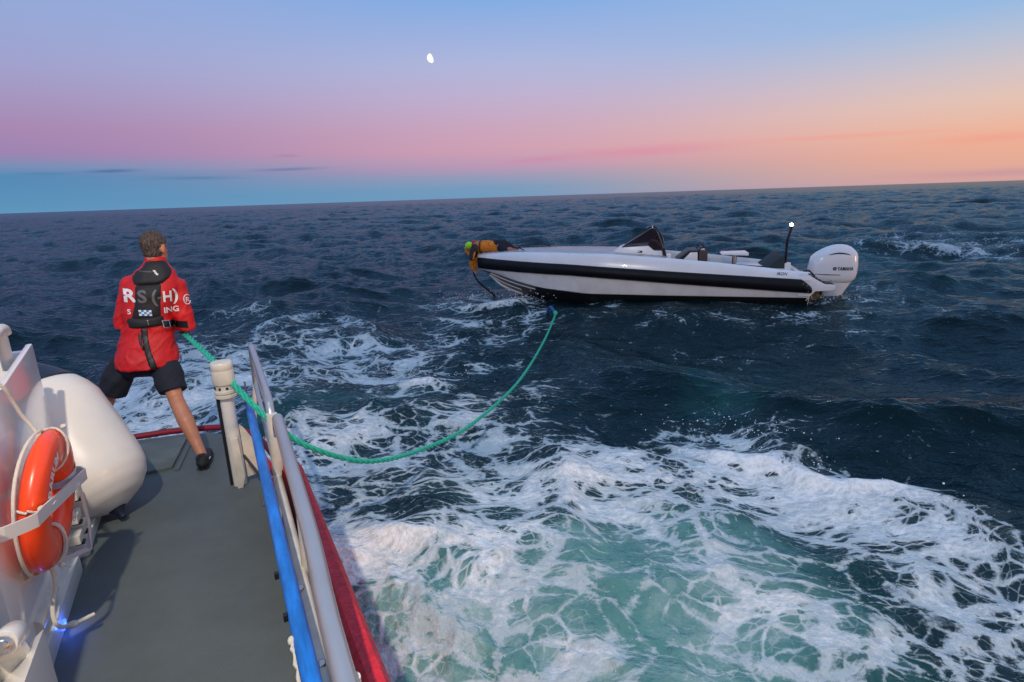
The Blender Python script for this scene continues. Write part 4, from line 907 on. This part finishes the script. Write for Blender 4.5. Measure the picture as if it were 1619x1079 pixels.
bm = bmesh.new(); prism(bm, [(3.95, 1.33), (3.962, 1.325), (4.622, 1.735), (4.61, 1.74)], -.53, .53, 'y'); bp2('front_pane', bm, glass, con, smooth=False)
bm = bmesh.new(); tube(bm, [(4.65, -.54, 1.755), (4.65, .54, 1.755)], .02, 8); bp2('screen_frame', bm, blk_gl, con)
bm = bmesh.new(); prism(bm, [(4.45, 1.2), (4.62, 1.45), (4.78, 1.42), (4.92, 1.2)], -.32, .32, 'y', .02); bp2('dashboard', bm, blk, con)
bm = bmesh.new(); tube(bm, [(4.88 + .04*math.sin(q), -.30 + .14*math.cos(q), 1.22 + .15*math.sin(q)) for q in [k*math.pi/12 for k in range(25)]], .014, 8, cap=False); bp2('steering_wheel', bm, blk, con)
bm = bmesh.new(); box(bm, 4.98, 5.12, -.62, -.44, .92, 1.14, .02); bp2('console_wing', bm, gel, con)
bm = bmesh.new(); tube(bm, smooth_path([(4.93, -.6, 1.29), (4.97, -.61, 1.16), (5.0, -.6, 1.02), (4.97, -.6, .98)], 4), .028, 8); bp2('throttle', bm, blk, con)
bm = bmesh.new(); ball(bm, (4.34, -.585, 1.20), .035, (1.1, .5, 1)); bp2('deck_light', bm, steel, con)
bm = bmesh.new(); ball(bm, (4.39, -.587, 1.20), .030, (1, .5, 1)); bp2('deck_light', bm, blk, con)
bm = bmesh.new(); tube(bm, smooth_path([(4.05, -.60, 1.085), (4.16, -.605, 1.10), (4.22, -.605, 1.07), (4.3, -.605, 1.07)], 3), .016, 8); box(bm, 4.25, 4.46, -.612, -.59, 1.045, 1.095, .008); bp2('handle', bm, blk, con)
# helm seat
bm = bmesh.new(); prism(bm, [(5.34, .9), (5.58, 1.16), (5.75, 1.165), (5.76, .9)], -.48, .48, 'y', .012); st = bp2('helm_seat', bm, gel, sharp=30)
bm = bmesh.new(); prism(bm, [(5.25, .96), (5.33, .96), (5.60, 1.165), (5.76, 1.17), (5.77, 1.20), (5.54, 1.20)], -.47, .47, 'y', .008); bp2('cushion', bm, blk, st)
bm = bmesh.new(); box(bm, 5.78, 5.99, -.46, .46, .92, 1.19, .025); bp2('backrest', bm, brown, st)
bm = bmesh.new(); tube(bm, smooth_path([(5.78, -.4, 1.19), (5.83, -.4, 1.26), (5.93, -.4, 1.27), (5.97, -.4, 1.2)], 4), .016, 8); tube(bm, smooth_path([(5.78, .4, 1.19), (5.83, .4, 1.26), (5.93, .4, 1.27), (5.97, .4, 1.2)], 4), .016, 8); tube(bm, [(5.86, -.4, 1.265), (5.86, .4, 1.265)], .016, 8); bp2('grab_handle', bm, blk, st)
bm = bmesh.new(); box(bm, 5.80, 5.92, -.36, -.2, 1.2, 1.235, .01); bp2('towel', bm, gel, st)
# table, aft sunbed and backrest, bow rails
bm = bmesh.new(); prism(bm, [(6.32, 1.095), (6.93, 1.075), (6.93, 1.145), (6.36, 1.13)], -.5, .12, 'y', .01); tb = bp2('table', bm, gel, sharp=25)
bm = bmesh.new(); tube(bm, [(6.63, -.35, .45), (6.63, -.35, 1.09)], .055, 14); bp2('pedestal', bm, steel, tb)
bm = bmesh.new(); box(bm, 6.75, 7.75, -.8, .8, .62, .78, .04); bp2('aft_bench', bm, gel)
bm = bmesh.new(); tube(bm, [(6.65, -.6, .86), (7.45, -.6, .80)], .022, 8); bp2('bench_piping', bm, blk)
bm = bmesh.new(); tube(bm, [(6.9, .9, 1.02), (7.9, .9, .93)], .018, 8); bp2('side_rail', bm, blk)
bm = bmesh.new(); prism(bm, [(7.28, .74), (7.66, 1.06), (7.72, 1.06), (7.74, .72)], -.62, .62, 'y', .012); bp2('aft_backrest', bm, grey_j)
bm = bmesh.new(); prism(bm, [(7.68, 1.02), (7.72, 1.12), (7.76, 1.10), (7.77, .8)], .2, .62, 'y', .012); bp2('aft_backrest', bm, brown)
bm = bmesh.new(); box(bm, 7.72, 7.86, -.62, -.42, .70, .90, .02); bp2('mast_base', bm, gel)
bm = bmesh.new(); tube(bm, smooth_path([(7.76, -.5, .84), (7.765, -.5, 1.15), (7.77, -.5, 1.45), (7.81, -.5, 1.66), (7.82, -.5, 1.72)], 6), .032, 12); ms = bp2('light_mast', bm, blk_gl)
bm = bmesh.new(); ball(bm, (7.825, -.5, 1.79), .04, (1, 1, .95)); bp2('masthead_light', bm, lamp_e, ms)
bm = bmesh.new(); tube(bm, [(7.82, -.5, 1.72), (7.824, -.5, 1.76)], .04, 12); bp2('lamp_base', bm, blk, ms)
for y, x0, x1 in ((-.26, .95, 1.25), (.42, 1.1, 1.75)):
    bm = bmesh.new(); z = smo(x0, ZS) + .02; tube(bm, smooth_path([(x0-.12, y, z), (x0, y, z+.07), (x1, y*1.5, z+.065), (x1+.13, y*1.6, z)], 5), .015, 8); bp2('bow_rail', bm, blk)
for x in (2.15, 2.65, 3.0):
    bm = bmesh.new(); ball(bm, (x, -(beam(x)-.1), smo(x, ZS)), .014, u=8, v=6); bp2('rivet', bm, white_pr)
def side_text(txt, x, z, size, y, m, parent, bold=.02, sh=0., zs=1.):
    b = text_bm(txt, size, bold, ital=sh)
    for v in b.verts: v.co = V3((x + v.co.x, y, z + v.co.y*zs - v.co.x*.03))
    bmesh.ops.solidify(b, geom=b.faces[:], thickness=.004)
    return bp2('lettering', b, m, parent, smooth=False)
side_text('IRON', 7.46, .700, .092, -(beam(7.7) - .004), navy, mb, .0, .2)
# outboard engine
en = bmesh.new(); rws = []
ES = [(.345, 8.58, 9.30, .16), (.40, 8.50, 9.38, .22), (.48, 8.40, 9.44, .26), (.60, 8.38, 9.465, .275), (.80, 8.40, 9.47, .28), (.98, 8.44, 9.45, .275), (1.08, 8.54, 9.42, .26), (1.16, 8.66, 9.36, .235), (1.22, 8.78, 9.29, .20), (1.262, 8.90, 9.20, .14), (1.275, 8.98, 9.12, .07)]
for z, a, b, w in ES: rws.append([(p.x, p.y, p.z) for p in ell(((a+b)/2, 0, z + ((b-a)*0)), (1, 0, 0), (0, 1, 0), (b-a)/2, w, 36, 3.2 if z < 1.1 else 2.5)])
loft(en, rws); EBV = bvh_of(en); eng = bp2('engine_cowl', en, eng_w, sharp=70)
def on_eng(b, off, m, name): 
    bmesh.ops.triangulate(b, faces=b.faces[:]); bmesh.ops.subdivide_edges(b, edges=[e for e in b.edges if e.calc_length() > .05], cuts=2)
    for v in b.verts:
        h_ = EBV.ray_cast(V3((v.co.x, -1.5, v.co.y)), V3((0, 1, 0)))[0]; v.co = (h_ if h_ is not None else V3((v.co.x, -.26, v.co.y))) - V3((0, off, 0))
    return bp2(name, b, m, eng, smooth=False)
b = text_bm('YAMAHA', .115, .035)
for v in b.verts: v.co.x = 8.97 + v.co.x*.74; v.co.y = .685 + v.co.y
on_eng(b, .004, navy, 'lettering')
b = bmesh.new(); bmesh.ops.create_circle(b, cap_ends=True, segments=20, radius=.042)
for v in b.verts: v.co.x += 8.91; v.co.y += .725
on_eng(b, .004, navy, 'emblem')
for k in range(3):
    b = bmesh.new(); a = R(90 + 120*k); c_, s__ = math.cos(a), math.sin(a)
    vs = [b.verts.new(p) for p in ((8.91 - s__*.006, .725 + c_*.006, 0), (8.91 + s__*.006, .725 - c_*.006, 0), (8.91 + c_*.034, .725 + s__*.034, 0))]; b.faces.new(vs)
    on_eng(b, .0065, white_pr, 'emblem_fork')
b = bmesh.new(); top = [(8.74 + .5*k/10, 1.045 + .062*math.sin(math.pi*min(1, k/10*1.0))**.8 + .0*k) for k in range(11)]; bot = [(8.74 + .5*k/10, 1.043 + .028*math.sin(math.pi*k/10)) for k in range(11)]
tv = [b.verts.new((*p, 0)) for p in top]; bv_ = [b.verts.new((*p, 0)) for p in bot]
for k in range(10): b.faces.new((bv_[k], bv_[k+1], tv[k+1], tv[k]))
bmesh.ops.remove_doubles(b, verts=b.verts[:], dist=.0005); on_eng(b, .004, blk, 'air_vent')
b = bmesh.new(); vs = [b.verts.new((x, z, 0)) for x, z in ((8.50, .60), (8.75, .592), (9.05, .580), (9.05, .565), (8.75, .568), (8.50, .585))]; b.faces.new(vs); on_eng(b, .003, grey_pr, 'seam')
b = bmesh.new(); vs = [b.verts.new((x, z, 0)) for x, z in ((8.86, .44), (8.875, .44), (8.875, .40), (8.86, .40))]; b.faces.new(vs); on_eng(b, .003, blk, 'latch')
bm = bmesh.new(); rws = []
for z, a, b_, w in ((.50, 8.56, 9.34, .18), (.36, 8.58, 9.36, .19), (.24, 8.70, 9.30, .15), (.05, 8.74, 9.20, .11), (-.12, 8.76, 9.14, .09), (-.20, 8.76, 9.14, .085), (-.215, 8.62, 9.20, .15), (-.235, 8.62, 9.20, .15), (-.25, 8.78, 9.12, .07), (-.6, 8.82, 9.1, .06), (-.8, 8.9, 9.0, .04)):
    rws.append([(p.x, p.y, p.z) for p in ell(((a+b_)/2, 0, z), (1, 0, 0), (0, 1, 0), (b_-a)/2, w, 24, 2.4)])
loft(bm, rws); bp2('engine_leg', bm, eng_w, sharp=50)
bm = bmesh.new(); box(bm, 8.2, 8.66, -.2, .2, .12, .58, .04); bp2('engine_bracket', bm, blk)
for k in range(4):
    bm = bmesh.new(); tube(bm, smooth_path([(8.2, -.22 + .04*k, .62 - .05*k), (8.34, -.24 + .04*k, .68 - .07*k), (8.46, -.22 + .04*k, .58 - .05*k), (8.6, -.18, .48)], 5), .022, 8); bp2('hose', bm, blk)
# painter hanging from the bow
bm = bmesh.new(); tube(bm, smooth_path([(-.16, -.16, .64), (-.12, -.16, .50), (.0, -.15, .33), (.18, -.14, .17), (.34, -.12, .04), (.5, -.1, -.15)], 6), .026, 10)
obj('painter', bm, MATS['navy_cloth'], None, BF, label='dark painter line hanging from the motorboat bow into the water', cat='rope')

# ---------------------------------------------------------------- crewman lying over the bow
def q_(x, z, y=-.08): return V3((x, y, z))
bm = bmesh.new()
ball(bm, q_(-.30, 1.30), .095, (1, .85, 1.1)); ball(bm, q_(-.36, 1.24), .03)
limb(bm, [q_(-.24, 1.34), q_(-.10, 1.38)], [.055, .06]); limb(bm, [q_(-.08, 1.36), q_(.3, 1.36), q_(.62, 1.34)], [.12, .12, .13])
for y in (-.26, .12):
    limb(bm, [V3((-.06, y, 1.34)), V3((-.17, y, 1.05)), V3((-.16, y*.6, .74))], [.055, .045, .03]); limb(bm, [V3((-.16, y*.6, .74)), V3((-.14, y*.6 , .64))], [.035, .03])
    for k in range(4): limb(bm, [V3((-.15 + .02*k, y*.6, .65)), V3((-.14 + .02*k, y*.6 - .02, .60)), V3((-.12 + .02*k, y*.6 + .01, .585))], [.011, .01, .009], 8)
    limb(bm, [V3((.62, y*.7, 1.33)), V3((.74, y*.9, 1.25)), V3((.96, y, 1.27)), V3((1.08, y, 1.27))], [.10, .07, .05, .04])
bm = fuse(bm, .016, 3)
me_ = bpy.data.meshes.new('person'); bm.to_mesh(me_); bm.free(); me_.transform(BF); c0_ = BF @ V3((.2, -.08, 1.24)); me_.transform(Matrix.Translation(-c0_))
p2 = bpy.data.objects.new('person', me_); COL.objects.link(p2); p2.location = c0_; WM[p2.name] = Matrix.Translation(c0_); me_.materials.append(skin); me_.polygons.foreach_set('use_smooth', [True]*len(me_.polygons))
p2['label'] = 'person in orange and charcoal suit and lime hood bent over the motorboat bow'; p2['category'] = 'person'
def pj(name, b, m, parent=p2): return obj(name, b, m, parent, BF)
def wr2(c): return .012*mn(c, 9) + .006*mn(c, 22)
bm = bmesh.new(); limb(bm, [q_(.0, 1.33), q_(.3, 1.345), q_(.55, 1.33)], [.15, .165, .165])
limb(bm, [q_(-.10, 1.33), q_(.02, 1.33)], [.12, .15])
pj('jacket', fuse(bm, .016, 2, wr2), orange_j)
for y in (-.27, .13):
    bm = bmesh.new(); limb(bm, [V3((-.06, y, 1.33)), V3((-.13, y-.01*0, 1.18)), V3((-.16, y, 1.02))], [.095, .088, .078]); sl_ = pj('upper_sleeve', fuse(bm, .014, 2, wr2), grey_j)
    bm = bmesh.new(); limb(bm, [V3((-.16, y, 1.03)), V3((-.19, y*.8, .88)), V3((-.17, y*.65, .74))], [.076, .07, .058]); pj('forearm_sleeve', fuse(bm, .014, 2, wr2), orange_j)
    bm = bmesh.new(); limb(bm, [V3((-.03, y-.02, 1.30)), V3((-.08, y-.035, 1.15)), V3((-.11, y-.03, 1.02))], [.035, .035, .03], 10); pj('sleeve_stripe', bm, orange_j, sl_)
bm = bmesh.new(); limb(bm, [q_(.50, 1.36), q_(.70, 1.335), V3((.84, -.08, 1.28))], [.155, .185, .15])
for y in (-.22, .08): limb(bm, [V3((.68, y, 1.30)), V3((.80, y, 1.25)), V3((.98, y, 1.25)), V3((1.06, y, 1.25))], [.12, .10, .062, .055])
pj('trousers', fuse(bm, .016, 2, wr2), MATS['navy_cloth'])
bm = bmesh.new(); tube(bm, [q_(.09 + .10*math.cos(a)*.0 - .02, 1.33 + .172*math.sin(a)) + V3((0, .172*math.cos(a), 0)) for a in [k*math.pi/12 for k in range(25)]], .018, 8, cap=False); pj('harness_strap', bm, blk)
bm = bmesh.new(); limb(bm, [q_(.40, 1.45), q_(.58, 1.44)], [.075, .08]); pj('waist_panel', fuse(bm, .014, 2, wr2), grey_j)
bm = bmesh.new(); ball(bm, q_(-.265, 1.365), .115, (1.15, 1, .92)); ball(bm, q_(-.35, 1.30), .06); pj('hood', fuse(bm, .012, 2, wr2), green_h)
bm = bmesh.new(); limb(bm, [q_(-.15, 1.38), q_(-.11, 1.41)], [.085, .09]); pj('collar', fuse(bm, .014, 2), MATS['jacket_red'])
bm = bmesh.new(); limb(bm, [q_(-.36, 1.24), q_(-.31, 1.14), q_(-.24, 1.1)], [.05, .05, .04]); pj('mask_flap', fuse(bm, .012, 2, wr2), orange_j)
for y in (-.22, .08):
    bm = bmesh.new(); limb(bm, [V3((1.05, y, 1.26)), V3((1.12, y, 1.25)), V3((1.12, y, 1.29))], [.05, .045, .03]); pj('boot', bm, blk)

# ================================================================ TOW ROPE, three twisted strands
RP = [(-2.55, 4.35, 1.76), (-2.41, 4.18, 1.72), (-2.01, 3.74, 1.60), (-1.75, 3.49, 1.47), (-1.52, 3.43, 1.25), (-1.35, 3.58, 1.02), (-1.09, 4.0, .72), (-.78, 4.78, .47), (-.43, 5.66, .33), (.07, 7.26, .24), (.55, 9.56, .19), (.95, 12.01, .15), (.965, 12.5, .12)]
hr_ = MF @ haR; hl_ = MF @ haL
RP = [tuple(hl_ + V3((-.05, .05, -.35))), tuple(hl_ + V3((-.01, .0, -.02))), tuple(hl_*.5 + hr_*.5 + V3((0, .0, -.005))), tuple(hr_ + V3((.02, 0, -.0)))] + RP[2:]
P_ = smooth_path(RP, 44)
def strands(pts, rr_, m, nm, parent, pitch=.13):
    pts, fr = frames(pts); bm = bmesh.new(); s0 = 0; ph = []
    for i, p in enumerate(pts):
        if i: s0 += (p - pts[i-1]).length
        ph.append(s0/pitch*2*math.pi)
    # resample so that each turn has enough points
    for k in range(3):
        c = [p + (n*math.cos(h_ + k*2.0944) + b*math.sin(h_ + k*2.0944))*rr_*1.2 for p, (n, b), h_ in zip(pts, fr, ph)]
        tube(bm, c, rr_*1.05, 7)
    return bm
def resample(pts, d):
    o = [pts[0]]; acc = 0
    for a, b in zip(pts, pts[1:]):
        L = (b-a).length; t_ = d - acc
        while t_ <= L: o.append(a + (b-a)*(t_/L)); t_ += d
        acc = (acc + L) % d if L < 1e9 else 0
        acc = L - (t_ - d) if t_ - d > 0 or L >= d - 0 else acc
    o.append(pts[-1]); return o
Pr = [V3(p) for p in P_]
out = [Pr[0]]; need = .014
for a, b in zip(Pr, Pr[1:]):
    n = max(1, int((b-a).length/need)); out += [a + (b-a)*(k+1)/n for k in range(n)]
tr_ = empty('tow_rope', I4, tuple(P_[len(P_)//2]), 'turquoise green twisted tow rope sagging from the crewman over the rail to the sea', 'rope')
obj('rope_strands', strands(out, .0092, rope_m, 'r', tr_, .2), rope_m, tr_)
bm = bmesh.new(); E0 = V3((.965, 12.5, .12)); tube(bm, smooth_path([E0 + V3((.0, -.3, .03)), E0 + V3((.01, -.1, .02)), E0, E0 + V3((-.05, .25, .05)), E0 + V3((-.08, .5, -.02)), E0 + V3((-.1, .8, -.2))], 5), [.03]*26, 10); obj('rope_end_whipping', bm, rope_b, tr_)
bm = bmesh.new(); ball(bm, E0 + V3((.0, -.32, .03)), .05, (1, 1.6, 1)); obj('rope_knot', bm, rope_m, tr_)

# ================================================================ MOON
mo = bmesh.new(); md_ = V3((-.1113, .9707, .2129)).normalized(); ball(mo, md_*6000 + V3((0, 0, EYE)), 41, u=48, v=32)
mm = bpy.data.materials.new('moon'); mm.use_nodes = True; t = mm.node_tree; t.nodes.clear()
ge = N(t, 'ShaderNodeNewGeometry'); vd = N(t, 'ShaderNodeVectorMath', operation='DOT_PRODUCT'); t.links.new(ge.outputs['True Normal'], vd.inputs[0]); vd.inputs[1].default_value = V3((-.80, -.44, -.36)).normalized()
em = N(t, 'ShaderNodeEmission'); em.inputs[0].default_value = (1, .95, .88, 1); nm_ = N(t, 'ShaderNodeTexNoise'); nm_.inputs['Scale'].default_value = .03; t.links.new(ge.outputs['Position'], nm_.inputs[0])
t.links.new(M_(t, 'ADD', M_(t, 'MULTIPLY', nm_.outputs[0], .5), .9), em.inputs[1])
tp_ = N(t, 'ShaderNodeBsdfTransparent'); mx = N(t, 'ShaderNodeMixShader'); t.links.new(M_(t, 'MULTIPLY', SMOOTH(t, vd.outputs['Value'], .0, .16), M_(t, 'SUBTRACT', 1., ge.outputs['Backfacing'])), mx.inputs[0]); t.links.new(tp_.outputs[0], mx.inputs[1]); t.links.new(em.outputs[0], mx.inputs[2])
om = N(t, 'ShaderNodeOutputMaterial'); t.links.new(mx.outputs[0], om.inputs[0])
obj('moon', mo, mm, None, I4, label='small white gibbous moon high in the pale blue sky', cat='moon')

# ================================================================ droplets thrown up where the wash breaks
rg = random.Random(8); bm = bmesh.new()
for (x0, y0, x1, y1, n, hh) in ((-1.9, 14.7, .9, 14.3, 120, .22), (-1.9, 8.05, -.5, 7.9, 90, .16), (1.6, 6.0, 3.6, 3.7, 110, .12), (-1.5, 3.95, -.2, 4.0, 90, .12), (14.6, 24.3, 18.8, 21.8, 120, .3), (2.2, 5.9, 3.0, 5.4, 60, .12), (6.9, 13.0, 7.9, 12.6, 60, .15)):
    for _ in range(n):
        u_ = rg.random(); r_ = rg.gauss(0, .16); d_ = .0022 + .0045*rg.random()**3 + .0006*math.hypot(x0, y0)*rg.random()
        bmesh.ops.create_icosphere(bm, subdivisions=1, radius=d_, matrix=Matrix.Translation((x0 + (x1-x0)*u_ + r_, y0 + (y1-y0)*u_ + rg.gauss(0, .16), .12 + hh*rg.random()**1.6)))
sp = obj('spray_droplets', bm, mat('spray', (.85, .87, .88), .3), None, I4, label='scattered white water droplets over the breaking wash', cat='spray', kind='stuff')
